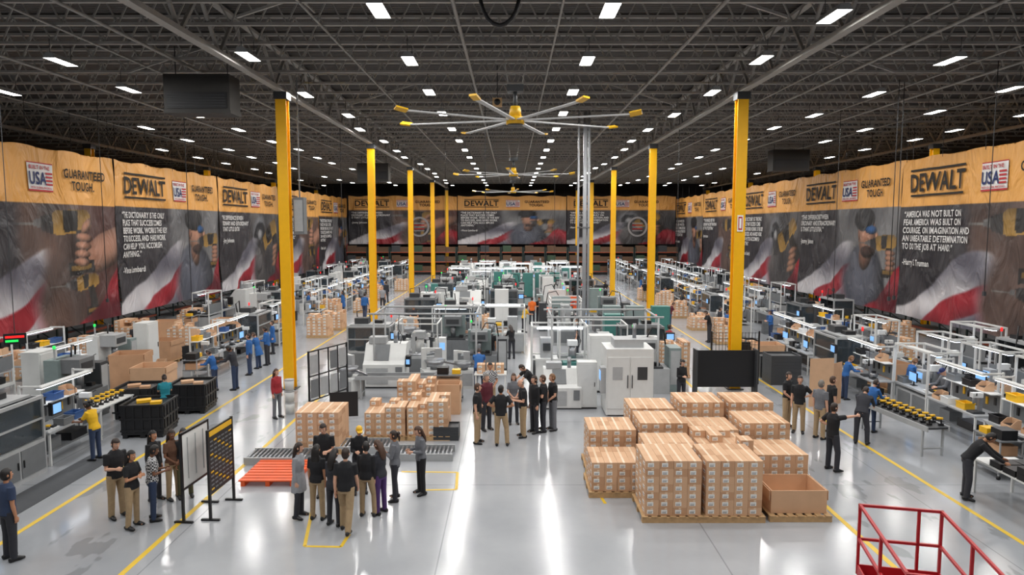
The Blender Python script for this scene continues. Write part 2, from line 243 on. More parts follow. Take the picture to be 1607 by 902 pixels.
PEOPLE = [
 (178, 686, 60, 'hold', 'm', 'short-d', 'black-short', 'khaki', 'man in black polo and khakis, leftmost of group by the notice stand', 0),
 (204, 706, 80, 'folded', 'f', 'long-k', 'black-short', 'khaki', 'dark-haired woman in black top and khakis near notice stand, arms folded', 1),
 (236, 698, 120, 'hold', 'f', 'short-k', 'plaid-short', 'jeans', 'person in black and white check top and jeans near the notice stand', 2),
 (239, 675, 70, 'stand', 'f', 'long-k', 'black-long', 'dark', 'woman in black behind the person in check top', 1),
 (268, 673, 60, 'clasp', 'f', 'long-d', 'brown-short', 'khaki', 'woman in brown top left of the white notice board', 2),
 (287, 671, 30, 'stand', 'f', 'long-k', 'black-long', 'olive', 'woman in black jacket closest behind the white notice board', 1),
 (467, 694, 80, 'contra', 'f', 'long-d', 'lightgrey-coat', 'dark', 'woman in long grey coat and black trousers', 0),
 (496, 697, 170, 'stand', 'f', 'long-k', 'black-short', 'khaki', 'long-haired woman in black top and khakis next to the grey coat', 1),
 (522, 704, 160, 'hold', 'f', 'long-k', 'dark-long', 'dark', 'woman in dark clothes half hidden behind man with spread legs', 0),
 (541, 702, 178, 'walk', 'm', 'short-d', 'black-short', 'khaki', 'man in black polo and khakis seen from behind, closest to camera', 0),
 (574, 693, 170, 'contra', 'f', 'short-k', 'black-long', 'khaki', 'short-haired woman in black jacket and khakis, back turned', 0),
 (596, 690, -120, 'hold', 'f', 'long-b', 'dark-long', 'purple', 'brown-haired woman in purple trousers', 0),
 (619, 675, -90, 'folded', 'f', 'bun-d', 'grey-long', 'dark', 'woman in dark grey jacket, second from right of the front group', 1),
 (660, 667, -60, 'hold', 'f', 'long-b', 'grey-long', 'black', 'long-haired woman in grey top and black trousers, right of front group', 0),
 (508, 662, 0, 'hold', 'm', 'short-d', 'black-short', 'dark', 'man in black polo facing camera before the labelled cartons', 0),
 (563, 666, 20, 'hold', 'f', 'cap-y', 'black-long', 'dark', 'person in yellow cap looking down beside carton stack', 0),
 (749, 601, 80, 'onehip', 'm', 'short-b', 'black-short', 'khaki', 'man in black polo and khakis, leftmost of the central circle', 0),
 (763, 586, 40, 'stand', 'm', 'short-g', 'maroon-long', 'dark', 'man in maroon shirt behind the central circle', 0),
 (786, 604, 175, 'hips', 'm', 'short-k', 'black-short', 'khaki', 'man in black polo, hands on hips, back to camera in central circle', 1),
 (806, 585, 10, 'clasp', 'f', 'long-b', 'grey-short', 'dark', 'long-haired woman in grey shirt facing camera in central circle', 0),
 (821, 594, -80, 'hold', 'm', 'fringe-g', 'black-short', 'khaki', 'bald man in black polo looking left in central circle', 0),
 (839, 589, -60, 'stand', 'm', 'short-d', 'black-long', 'dark', 'dark-dressed man between bald man and right end of central circle', 0),
 (853, 588, -90, 'folded', 'm', 'short-b', 'black-short', 'dark', 'man in black polo and grey trousers, arms folded, right of bald man', 0),
 (868, 586, -70, 'clasp', 'm', 'short-l', 'black-short', 'grey', 'rightmost man of the central circle', 0),
 (769, 568, 20, 'clasp', 'm', 'short-k', 'plaid-short', 'khaki', 'man in check shirt standing at small carton table', 1),
 (837, 563, -70, 'bend', 'm', 'short-d', 'black-short', 'dark', 'man in black bending over beside the white machine', 0),
 (1237, 583, 40, 'clasp', 'm', 'short-d', 'black-short', 'khaki', 'man in black polo, left of pair beyond the right carton stacks', 0),
 (1256, 589, -30, 'onehip', 'm', 'short-d', 'black-short', 'khaki', 'man in black polo, hand on hip, right of pair beyond cartons', 0),
 (1289, 596, 120, 'stand', 'm', 'short-g', 'grey-short', 'khaki', 'man in grey shirt and khakis at the right aisle', 0),
 (1307, 590, 90, 'stand', 'm', 'short-b', 'black-short', 'dark', 'man in black beside the tall cardboard sheet', 0),
 (1309, 632, 105, 'point', 'm', 'short-d', 'black-short', 'dark', 'man in black pointing with outstretched arm to the right', 0),
 (1354, 602, 140, 'bend', 'm', 'short-d', 'dark-long', 'dark', 'man in dark jacket leaning at right tool bench', 0),
 (1369, 594, 120, 'work', 'f', 'short-d', 'blue-long', 'jeans', 'worker in blue shirt behind the leaning man', 0),
 (1522, 664, 60, 'bend', 'm', 'short-k', 'black-long', 'dark', 'person in black leaning over bench at far right foreground', 1),
 (1070, 563, 20, 'hold', 'f', 'bun-k', 'black-long', 'dark', 'woman in black left of the black partition board', 0),
 (146, 627, -100, 'work', 'f', 'bun-k', 'yellow-short', 'jeans', 'worker in yellow shirt and jeans at left bench', 2),
 (433, 578, 60, 'stand', 'f', 'long-b', 'red-long', 'grey', 'woman in red shirt and grey trousers near the left yellow column', 0),
 (258, 587, -150, 'work', 'f', 'bun-d', 'teal-short', 'dark', 'worker in teal shirt behind the black bins', 0),
 (335, 547, -90, 'work', 'f', 'short-d', 'blue-long', 'jeans', 'nearest blue-shirted worker at left lit benches', 0),
 (367, 540, -90, 'work', 'm', 'short-k', 'dark-long', 'jeans', 'dark-shirted worker among blue-shirted ones at left lit benches', 2),
 (390, 523, -80, 'stand', 'm', 'short-d', 'blue-long', 'jeans', 'second blue-shirted worker from camera at left lit benches', 0),
 (404, 520, -100, 'work', 'f', 'short-b', 'blue-coat', 'jeans', 'third blue-coated worker from camera at left lit benches', 0),
 (418, 512, -90, 'hold', 'm', 'short-k', 'blue-long', 'dark', 'fourth blue-shirted worker from camera at left lit benches', 1),
 (427, 503, -60, 'stand', 'f', 'short-d', 'blue-coat', 'dark', 'farthest blue-coated worker at left lit benches', 0),
 (212, 506, 20, 'stand', 'm', 'short-d', 'dark-short', 'dark', 'man in dark clothes standing by left cardboard boxes', 0),
 (8, 735, 150, 'stand', 'm', 'short-k', 'jeans-short', 'dark', 'person in blue shirt cut off by the left picture edge', 1),
 (1328, 556, 90, 'work', 'f', 'short-l', 'blue-long', 'jeans', 'light-haired worker in blue at the right lit benches', 0),
 (1378, 546, 80, 'stand', 'm', 'short-k', 'blue-long', 'jeans', 'standing worker in blue at second right bench row', 1),
 (1428, 560, 90, 'work', 'f', 'short-l', 'blue-long', 'dark', 'worker in blue bowed over second right bench row', 0),
 (1460, 563, 70, 'work', 'f', 'short-d', 'blue-coat', 'dark', 'worker in long blue coat at second right bench row', 0),
 (1490, 575, -90, 'work', 'm', 'cap-n', 'grey-long', 'dark', 'worker in grey with navy cap at right', 0),
 (770, 515, 170, 'stand', 'm', 'short-k', 'black-short', 'dark', 'man in black seen from behind among central machines', 1),
 (803, 509, -160, 'work', 'f', 'long-d', 'black-long', 'dark', 'long-haired person in black working at central machine', 0),
 (751, 543, 180, 'bend', 'm', 'short-d', 'blue-short', 'jeans', 'worker in blue bending at central machine', 0),
 (722, 501, 90, 'work', 'm', 'short-g', 'khaki-short', 'dark', 'man in tan shirt among left central machines', 0),
 (846, 465, 0, 'hold', 'm', 'short-k', 'black-short', 'dark', 'man in black far down the central walkway', 1),
 (835, 466, 180, 'stand', 'm', 'short-d', 'orange-short', 'dark', 'person in orange shirt far down the central walkway', 0),
 (572, 459, 180, 'walk', 'm', 'short-d', 'blue-long', 'jeans', 'person in blue walking up the left aisle', 0),
 (606, 441, 160, 'stand', 'm', 'short-k', 'dark-long', 'dark', 'dark-clothed person far up the left aisle', 0),
 (1051, 509, 120, 'stand', 'm', 'short-d', 'red-short', 'dark', 'person in red shirt beside green cabinet', 0),
 (1114, 486, -90, 'work', 'm', 'short-d', 'black-short', 'dark', 'left one of two dark workers behind right column', 0),
 (1130, 481, 90, 'stand', 'm', 'short-k', 'dark-long', 'jeans', 'right one of two dark workers behind right column', 0),
 (1012, 440, 180, 'stand', 'm', 'short-d', 'black-short', 'khaki', 'man in black and khakis far up the right aisle', 0),
 (880, 474, -60, 'work', 'f', 'long-b', 'grey-long', 'jeans', 'long-haired worker in grey at far central machines', 0),
 (1052, 473, 90, 'work', 'f', 'short-b', 'maroon-short', 'jeans', 'worker in maroon past the second right column', 0),
 (350, 462, -90, 'work', 'm', 'short-d', 'dark-short', 'jeans', 'dark-shirted worker at far left benches', 0),
 (600, 449, 0, 'stand', 'm', 'short-g', 'lightgrey-short', 'dark', 'person in light grey facing camera far up left aisle', 0),
 (814, 452, 90, 'work', 'f', 'short-k', 'blue-short', 'dark', 'worker in blue at far middle of central machines', 0),
 (822, 478, 120, 'work', 'f', 'bun-k', 'yellow-short', 'dark', 'worker in yellow shirt beside central walkway machines', 1),
 (648, 478, 20, 'work', 'm', 'short-k', 'dark-short', 'jeans', 'worker in dark shirt behind left central machines', 1),
 (906, 500, -100, 'stand', 'm', 'short-b', 'grey-short', 'dark', 'man in grey shirt among right central machines', 0),
 (950, 440, 0, 'hold', 'm', 'short-k', 'black-short', 'jeans', 'person in black and jeans by far right columns', 2)]
for a in PEOPLE: person(*a)
for side, s in (('left', -1), ('right', 1)):
    for i, y in enumerate((37, 43.5, 48, 53, 57.5, 63)):
        for j, (x, r) in enumerate(((11.75, 'aisle benches'), (14.35, 'second bench line'))):
            if s < 0 and j == 0 and y < 45: continue
            k = (i*3+j*2+(s > 0)) % 5
            person(0, 0, 90*s*(1 if j == 0 else (1 if i % 2 else -1)), ('work', 'stand', 'work', 'hold', 'work')[k], 'mf'[(i+j) % 2], ('short-k', 'short-d', 'bun-d', 'short-b', 'bun-k')[k], ('blue-long', 'blue-coat', 'dark-short', 'blue-long', 'grey-short')[k], ('jeans', 'dark')[i % 2], '%s worker, %s from camera along the %s %s beyond the columns' % (('blue-shirted', 'blue-coated', 'dark-shirted', 'blue-shirted', 'grey-shirted')[k], ORD[i], side, r), (0, 1, 2, 0, 1)[k], (s*(x+.1*(i % 3)), y+.5*j, 0), 'workers along the distant benches')
# ------------------------------------------------------------ text
TX = {}
def text(s):
    if s in TX: return TX[s]
    cu = bpy.data.curves.new('t', 'FONT'); cu.body = s; cu.size = 1; cu.offset = .024; cu.resolution_u = 3; cu.space_line = .95; cu.space_character = 1.06
    ob = bpy.data.objects.new('t', cu); C.objects.link(ob)
    me = bpy.data.meshes.new_from_object(ob.evaluated_get(bpy.context.evaluated_depsgraph_get())); bpy.data.objects.remove(ob)
    vs = [v.co.copy() for v in me.vertices]; fs = [tuple(p.vertices) for p in me.polygons]; bpy.data.meshes.remove(me)
    x0 = min(v.x for v in vs); x1 = max(v.x for v in vs); y0 = min(v.y for v in vs); y1 = max(v.y for v in vs)
    TX[s] = ([((v.x-x0)/(x1-x0), (v.y-y0)/(y1-y0)) for v in vs], fs); return TX[s]
BRAND, GT = 'D\u0045WALT', 'GUARANTEED\n    TOUGH.'
Q = ['\u201cTHE DICTIONARY IS THE ONLY\nPLACE THAT SUCCESS COMES\nBEFORE WORK. WORK IS THE KEY\nTO SUCCESS, AND HARD WORK\nCAN HELP YOU ACCOMPLISH\nANYTHING.\u201d\n\n-Vince Lombardi', '\u201cTHE DIFFERENCE BETWEEN\nORDINARY AND EXTRAORDINARY\nIS THAT LITTLE EXTRA.\u201d\n\n-Jimmy Johnson', '\u201cAMERICA WAS NOT BUILT ON\nFEAR. AMERICA WAS BUILT ON\nCOURAGE, ON IMAGINATION AND\nAN UNBEATABLE DETERMINATION\nTO DO THE JOB AT HAND.\u201d\n\n-Harry S. Truman']
for s_ in [BRAND, GT, 'USA', 'BUILT IN THE', 'WITH GLOBAL MATERIALS']+Q: text(s_)
# ------------------------------------------------------------ room shell
fm = bpy.data.materials.new('grey_epoxy_floor'); fm.use_nodes = True; nt = fm.node_tree; L = nt.links.new; b = nt.nodes['Principled BSDF']
tc = nod(nt, 'ShaderNodeTexCoord'); sx = nod(nt, 'ShaderNodeSeparateXYZ'); L(tc.outputs['Object'], sx.inputs[0])
def mth(op, a, bb=None, clamp=False):
    n = nod(nt, 'ShaderNodeMath', operation=op); n.use_clamp = clamp
    for i, x in enumerate((a, bb)):
        if x is None: continue
        if isinstance(x, (int, float)): n.inputs[i].default_value = x
        else: L(x, n.inputs[i])
    return n.outputs[0]
ax = mth('ABSOLUTE', sx.outputs[0]); aisle = mth('MULTIPLY', mth('GREATER_THAN', ax, 7.15), mth('LESS_THAN', ax, 10.2))
work = mth('GREATER_THAN', ax, 10.2)
n1 = nod(nt, 'ShaderNodeTexNoise'); n1.inputs['Scale'].default_value = 1.3; n1.inputs['Detail'].default_value = 3; n1.inputs['Roughness'].default_value = .5
mp = nod(nt, 'ShaderNodeMapping'); mp.inputs['Scale'].default_value = (1.1, .5, 1); L(tc.outputs['Object'], mp.inputs[0]); L(mp.outputs[0], n1.inputs['Vector'])
st = mth('MULTIPLY', mth('MULTIPLY', mth('SUBTRACT', n1.outputs['Fac'], .585), 40, True), aisle)
n2 = nod(nt, 'ShaderNodeTexNoise'); n2.inputs['Scale'].default_value = .6; n2.inputs['Detail'].default_value = 8; n2.inputs['Roughness'].default_value = .6; L(tc.outputs['Object'], n2.inputs['Vector'])
def mixc(f, a, bb):
    n = nod(nt, 'ShaderNodeMix', data_type='RGBA')
    L(f, n.inputs[0])
    for i, x in ((6, a), (7, bb)):
        if isinstance(x, tuple): n.inputs[i].default_value = (*lin(x), 1)
        else: L(x, n.inputs[i])
    return n.outputs[2]
col = mixc(n2.outputs['Fac'], (152, 155, 160), (180, 182, 186))
col = mixc(mth('MULTIPLY', aisle, .35), col, (124, 129, 136)); col = mixc(mth('MULTIPLY', work, .25), col, (124, 128, 133))
seam = mth('MAXIMUM', mth('LESS_THAN', mth('PINGPONG', mth('ADD', sx.outputs[0], 1.4), 2.7), .014), mth('LESS_THAN', mth('PINGPONG', sx.outputs[1], 2.7), .014))
col = mixc(mth('MULTIPLY', seam, .45), col, (90, 92, 96)); col = mixc(mth('MULTIPLY', st, .35), col, (76, 78, 82)); L(col, b.inputs['Base Color'])
L(mth('ADD', mth('MULTIPLY', n2.outputs['Fac'], .19), .07), b.inputs['Roughness']); b.inputs['Specular IOR Level'].default_value = .65
fl = MB(); fl.q([(-34, -4, 0), (34, -4, 0), (34, 99, 0), (-34, 99, 0)], [(0, 1, 2, 3)], fm); struct('floor', fl)
cm = mat('roof_deck', (80, 77, 75), .8); nt = cm.node_tree; wv = nod(nt, 'ShaderNodeTexWave'); wv.bands_direction = 'Y'; wv.inputs['Scale'].default_value = 1.6
tc = nod(nt, 'ShaderNodeTexCoord'); nt.links.new(tc.outputs['Object'], wv.inputs[0]); bp = nod(nt, 'ShaderNodeBump'); bp.inputs['Distance'].default_value = .06
nt.links.new(wv.outputs['Fac'], bp.inputs['Height']); nt.links.new(bp.outputs[0], nt.nodes['Principled BSDF'].inputs['Normal'])
ce = MB(); ce.q([(-34, -4, 12.9), (-34, 99, 12.9), (34, 99, 12.9), (34, -4, 12.9)], [(0, 1, 2, 3)], cm); struct('ceiling', ce)
wallm = mat('dark_block_wall', (62, 60, 60), .85, n=.2, sc=1.5)
for nm, x, y, w, d in (('wall_left', -34.1, 47.5, .2, 103), ('wall_right', 34.1, 47.5, .2, 103), ('wall_back', 0, 99.1, 68.4, .2), ('wall_front', 0, -4.1, 68.4, .2)):
    struct(nm, MB().box(x, y, 0, w, d, 12.9, wallm))
linem = mat('yellow_floor_paint', (222, 184, 52), .45)
for x, d in ((-10.2, 'left aisle outer edge'), (-7.1, 'left aisle inner edge'), (7.1, 'right aisle inner edge'), (10.2, 'right aisle outer edge')):
    one('floor_line', MB().box(0, 0, 0, .11, 78, .004, linem), 'long yellow painted line along the '+d, 'floor marking', (x, 49, 0))
def sqline(pts, label):
    mb = MB(); ps = [G(*p) for p in pts]
    for a, bb in zip(ps, ps[1:]):
        d = bb-a; mb.box((a.x+bb.x)/2, (a.y+bb.y)/2, 0, .07, d.length, .004, linem, rz=math.atan2(-d.x, d.y))
    one('floor_marking', mb, label, 'floor marking')
sqline([(492, 790), (478, 857), (535, 858), (548, 838)], 'yellow painted corner box on floor under the front group')
sqline([(630, 740), (718, 741), (716, 768), (655, 769)], 'yellow painted box on floor right of the front group')
sqline([(925, 696), (920, 745), (950, 790)], 'yellow painted mark on floor left of carton stacks')
# ------------------------------------------------------------ roof structure
JS = thing('roof_joist', 'x', 'roof joist'); tcB = MB().box(0, 0, .8, 66, .12, .08, roofm); bcB = MB().box(0, 0, 0, 66, .11, .085, roofm); wb = MB()
for i in range(82):
    x = -32.8+i*.8; wb.bar((x, 0, .05), (x+.4, 0, .82), .042, roofm); wb.bar((x+.4, 0, .82), (x+.8, 0, .05), .042, roofm)
tcB.build('top_chord', JS); bcB.build('bottom_chord', JS); wb.build('web', JS); proto(JS)
for i in range(43): dup(JS, (0, 8+2*i, 11.98), 0, 'grey steel roof joist across the hall, %s from camera' % ORD[i], 'roof joists')
GD = thing('roof_girder', 'x', 'roof girder'); g1 = MB().box(0, 47, 1.4, .22, 92, .1, roofm); g2 = MB().box(0, 47, 0, .26, 92, .14, roofm); g3 = MB()
for i in range(38):
    y = 1.5+i*2.4; g3.bar((0, y, .06), (0, y+1.2, 1.42), .09, roofm); g3.bar((0, y+1.2, 1.42), (0, y+2.4, .06), .09, roofm)
g1.build('top_chord', GD); g2.build('bottom_chord', GD); g3.build('web', GD); proto(GD)
for x, d in ((-25.9, 'far left column row'), (-8.65, 'left inner column row'), (8.65, 'right inner column row'), (25.9, 'far right column row')):
    dup(GD, (x, 0, 11.3), 0, 'long steel truss girder over the '+d, 'roof girders')
for i, x in enumerate((-22.2, -17, -13, -11.5, -5.4, -1.5, 1.3, 5.4, 11.2, 12.4, 16, 17.6, 21)):
    one('sprinkler_pipe', MB().cyl((0, 4, 0), (0, 92, 0), .055 if i % 2 else .035, roofm, 8), 'thin steel pipe along the roof, %s from the left' % FST[i], 'pipe', (x, 0, 11.95), 0, 'roof pipes')
KB = thing('knee_brace', 'x', 'brace'); MB().bar((-1.6, 0, 1.0), (1.6, 0, 0), .07, roofm).build('strut', KB); MB().bar((0, -1.6, .6), (0, 1.6, .5), .05, roofm).build('tie', KB); proto(KB)
for i in range(12):
    for s in (-1, 1): dup(KB, (s*(5.6 if i % 2 else 12), 12+6.4*i, 11.75), 0 if s > 0 else PI, 'diagonal roof brace %s of centre, %s from camera' % ('left' if s < 0 else 'right', ORD[i]), 'roof braces')
LT = thing('ceiling_light', 'x', 'ceiling light')
h = MB().q([(-.1, -.56, .16), (.1, -.56, .16), (.1, .56, .16), (-.1, .56, .16), (-.19, -.58, 0), (.19, -.58, 0), (.19, .58, 0), (-.19, .58, 0)], [(0, 1, 2, 3), (0, 4, 5, 1), (1, 5, 6, 2), (2, 6, 7, 3), (3, 7, 4, 0)], lgrey); h.build('housing', LT)
MB().box(0, 0, .005, .33, 1.1, .03, hbay).build('diffuser', LT)
for y in (-.5, .5): MB().cyl((0, y, .16), (0, y, .6), .01, dgrey, 5).build('hanger', LT)
proto(LT)
LX = [(-23.4, 'far left'), (-19.1, 'second left'), (-14.3, 'third left'), (-7.7, 'left column'), (-3.16, 'row left of the fans'), (2.32, 'row right of the fans'), (7.5, 'right column'), (13.8, 'third right'), (18.8, 'second right'), (23.5, 'far right')]
for j, (x, d) in enumerate(LX):
    n = 0
    for k in range(-3, 15):
        jx, jy = (rnd.uniform(-.35, .35), rnd.uniform(-.6, .6)) if j not in (4, 5) else (0, 0)
        y = 16.7+4.95*k+jy; skip = (j in (0, 1, 8, 9) and rnd.random() < .22) or (j == 3 and k == 0)
        if skip: continue
        if k >= 0: dup(LT, (x+jx, y, 11.38), 0, 'white high-bay lamp, %s from camera in the %s' % (ORD[n], d if d.startswith('row') else d+' row'), 'high-bay lamps'); n += 1
        ld = bpy.data.lights.new('bay_lamp', 'AREA'); ld.shape = 'RECTANGLE'; ld.size = .33; ld.size_y = 1.1; ld.energy = 128 if 1 < j < 8 else 112; ld.color = (1, .985, .955)
        lo = bpy.data.objects.new('bay_lamp', ld); C.objects.link(lo); lo.location = (x+jx, y, 11.36)
# columns
CL = thing('column', 'x', 'column')
MB().box(0, -.17, .03, .4, .04, 11.0, yel).box(0, .17, .03, .4, .04, 11.0, yel).box(0, 0, .03, .05, .3, 11.0, yel).build('shaft', CL)
MB().box(0, 0, 0, .6, .6, .03, dgrey).build('base_plate', CL); MB().box(0, 0, 11.03, .5, .5, .27, dgrey).build('column_head', CL); proto(CL)
for x, d in ((-8.65, 'left inner row'), (8.65, 'right inner row'), (-25.9, 'far left row'), (25.9, 'far right row')):
    for k in range(5): dup(CL, (x, 26.2+16.2*k, 0), 0, 'tall yellow steel column, %s from camera in the %s' % (ORD[k], d), 'yellow columns')
one('fire_sign', MB().box(0, 0, 0, .22, .02, .62, paper).box(0, -.012, .06, .15, .005, .5, redp).box(0, -.016, .12, .08, .004, .38, paper), 'white and red vertical sign on the nearest right column', 'sign', (8.65, 25.98, 6.1))
o = thing('electrical_box', 'grey electrical box on the nearest left column', 'electrical box', (-8.3, 26.4, 6.0)); MB().box(.15, 0, 0, .4, .4, 1.4, grey).build('enclosure', o); MB().box(.15, -.21, .1, .32, .02, 1.2, lgrey).build('door', o); MB().cyl((.15, 0, 1.4), (.15, 0, 5.9), .03, grey, 6).build('conduit', o)
for i, (px, w) in enumerate(((907, .05), (917, .1), (923, .06))):
    one('service_pipe', MB().cyl((0, 0, 0), (0, 0, 11.9), w, pipem, 12).box(0, 0, 1.2, w*2.3, w*2.3, .12, grey).box(0, 0, 6.2, w*2.3, w*2.3, .08, grey), 'grey vertical service pipe right of centre, %s from left of three' % FST[i], 'pipe', ((px-803.5)/F*34, 34, 0), 0, 'service pipes')
# fans
FN = thing('ceiling_fan', 'x', 'ceiling fan'); MB().cyl((0, 0, .3), (0, 0, .9), .06, dgrey, 8).build('downrod', FN); MB().box(0, 0, .85, .5, .4, .2, dgrey).bar((-.2, 0, 1.0), (-.45, 0, 2.5), .035, roofm).bar((.2, 0, 1.0), (.45, 0, 2.5), .035, roofm).build('mount', FN)
MB().cyl((0, 0, .1), (0, 0, .42), .2, ytote, 14, .15).cyl((0, 0, -.12), (0, 0, .1), .28, ytote, 16).cyl((0, 0, -.14), (0, 0, -.12), .24, dgrey, 16).build('motor', FN)
for k in range(8):
    a = PI*k/4+.495; d = V((math.cos(a), math.sin(a), 0))
    bl = MB().bar(d*.26, d*3.5+V((0, 0, .02)), .16, bladem, .035).build('blade', FN)
    MB().bar(d*3.5+V((0, 0, .02)), d*3.85+V((0, 0, .08)), .2, ytote, .05).build('blade_tip', bl)
proto(FN)
for i, y in enumerate((21.4, 43.5, 65)): dup(FN, (0.1, y, 9.55), .2*i, '%s huge eight-bladed ceiling fan with yellow blade tips' % ORD[i], 'ceiling fans')
HV = thing('air_handler', 'x', 'air handler'); MB().box(0, 0, .1, 2.5, 1.0, 1.35, ahu).build('casing', HV); lv = MB().box(0, -.51, .18, 2.3, .03, .6, black)
for k in range(5): lv.box(0, -.53, .26+k*.1, 2.2, .02, .02, dgrey)
lv.build('louvre', HV); MB().box(0, 0, 0, 2.55, 1.05, .1, ahu).build('drip_pan', HV)
for sx_ in (-1, 1): MB().cyl((sx_, 0, 1.45), (sx_, 0, 2.6), .02, dgrey, 5).build('hanger', HV)
proto(HV)
for x, y, z, d in ((-10.75, 24.2, 10.15, 'big dark air handling unit hanging at upper left near camera'), (-11.2, 56, 9.9, 'small distant air handling unit left of the column row'), (19.2, 48, 10.1, 'distant air handling unit at the right above banners')): dup(HV, (x, y, z), 0, d, sc=.9 if y < 30 else None)
for i, (px, y, zb) in enumerate(((298, 30, 3), (1310, 34, 3.2), (1398, 27, 3.5), (1406, 27.4, 3.5), (1425, 40, 3), (762, 30, 2.6), (1548, 24, 4), (700, 46, 2.5), (870, 52, 2.5), (1062, 36, 3), (538, 38, 2.6), (165, 31, 3))):
    x = (px-803.5)/F*y; one('drop_cord', MB().cyl((0, 0, zb), (0, 0, 11.95), .016, black, 5).box(0, 0, zb-.15, .09, .09, .16, dgrey), 'thin dark power cord hanging from roof near %s' % ('left banner', 'right banner', 'right banner logo', 'right banner logo, farther', 'right banner seam', 'centre aisle', 'far right edge', 'left of fan', 'behind fan', 'second right column', 'second left column', 'left banner quote')[i], 'cord', (x, y, 0), 0, 'hanging cords')
one('hose_loop', MB().tube([(.45*math.sin(t), 0, .75*math.cos(t)) for t in [k*PI/10 for k in range(21)]], [.05]*21, black, 6), 'black coiled hose loop hanging under the roof near top centre', 'hose', (-.28, 16.0, 11.6))
one('roof_speaker', MB().box(0, 0, 0, .35, .3, .3, wood).cyl((0, -.16, .15), (0, -.15, .15), .12, black, 12).cyl((0, 0, .3), (0, 0, 1.5), .02, dgrey, 5), 'small wooden speaker box hanging left of nearest fan', 'speaker', (-.55, 26, 10.75))
# ------------------------------------------------------------ banners
lat = {}
def ns(x, y):
    def h(i, j):
        k = (i, j)
        if k not in lat: lat[k] = random.Random(i*7919+j*104729+5).random()
        return lat[k]
    i, j = math.floor(x), math.floor(y); u, v = x-i, y-j; u = u*u*(3-2*u); v = v*v*(3-2*v)
    return (h(i, j)*(1-u)+h(i+1, j)*u)*(1-v)+(h(i, j+1)*(1-u)+h(i+1, j+1)*u)*v
def inp(x, y, pl):
    r = False; j = len(pl)-1
    for i in range(len(pl)):
        if (pl[i][1] > y) != (pl[j][1] > y) and x < (pl[j][0]-pl[i][0])*(y-pl[i][1])/(pl[j][1]-pl[i][1])+pl[i][0]: r = not r
        j = i
    return r
def ss(a, b, x): t = min(1, max(0, (x-a)/(b-a))); return t*t*(3-2*t)
def mx(a, b, t): return [p+(q-p)*t for p, q in zip(a, b)]
DRL = [([(-1.2, .95), (-.9, 1.08), (.9, 1.15), (1.2, .95), (1.2, .45), (.9, .25), (-.9, .1), (-1.2, .2)], (158, 122, 60)), ([(-.55, 1.08), (.35, 1.1), (.2, .3), (-.5, .2)], (38, 36, 36)), ([(-1.9, .82), (-1.2, .95), (-1.15, .15), (-1.85, .3)], (54, 51, 52)), ([(-2.3, .7), (-1.9, .75), (-1.9, .4), (-2.3, .45)], (104, 102, 102)), ([(-3.6, .6), (-2.3, .62), (-2.3, .5), (-3.6, .52)], (122, 118, 114)), ([(.1, .3), (.8, .35), (1.05, -1.0), (.3, -1.05)], (44, 40, 38)), ([(-.35, -1.0), (1.35, -.95), (1.4, -1.45), (-.35, -1.55)], (44, 40, 40)), ([(-.2, -1.12), (1.2, -1.1), (1.2, -1.3), (-.2, -1.35)], (148, 114, 58))]
def drill(c, u, z, cx, cz, s, n, rot=0):
    x, y = (u-cx)/s, (z-cz)/s
    if rot: x, y = x*math.cos(rot)+y*math.sin(rot), -x*math.sin(rot)+y*math.cos(rot)
    if abs(x) > 3.7 or abs(y) > 1.7: return c
    for pl, k in DRL:
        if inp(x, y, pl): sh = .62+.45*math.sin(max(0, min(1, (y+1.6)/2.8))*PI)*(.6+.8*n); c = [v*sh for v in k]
    return c
def ell2(c, u, z, cx, cz, rx, rz, k, rot=0):
    x, y = u-cx, z-cz
    if rot: x, y = x*math.cos(rot)+y*math.sin(rot), -x*math.sin(rot)+y*math.cos(rot)
    d = (x/rx)**2+(y/rz)**2
    if d >= 1: return c
    t = ss(1, .82, d); lt = 1.12-.6*d+.3*(y/rz-x/rx*.6); return mx(c, [v*max(.22, lt) for v in k], t)
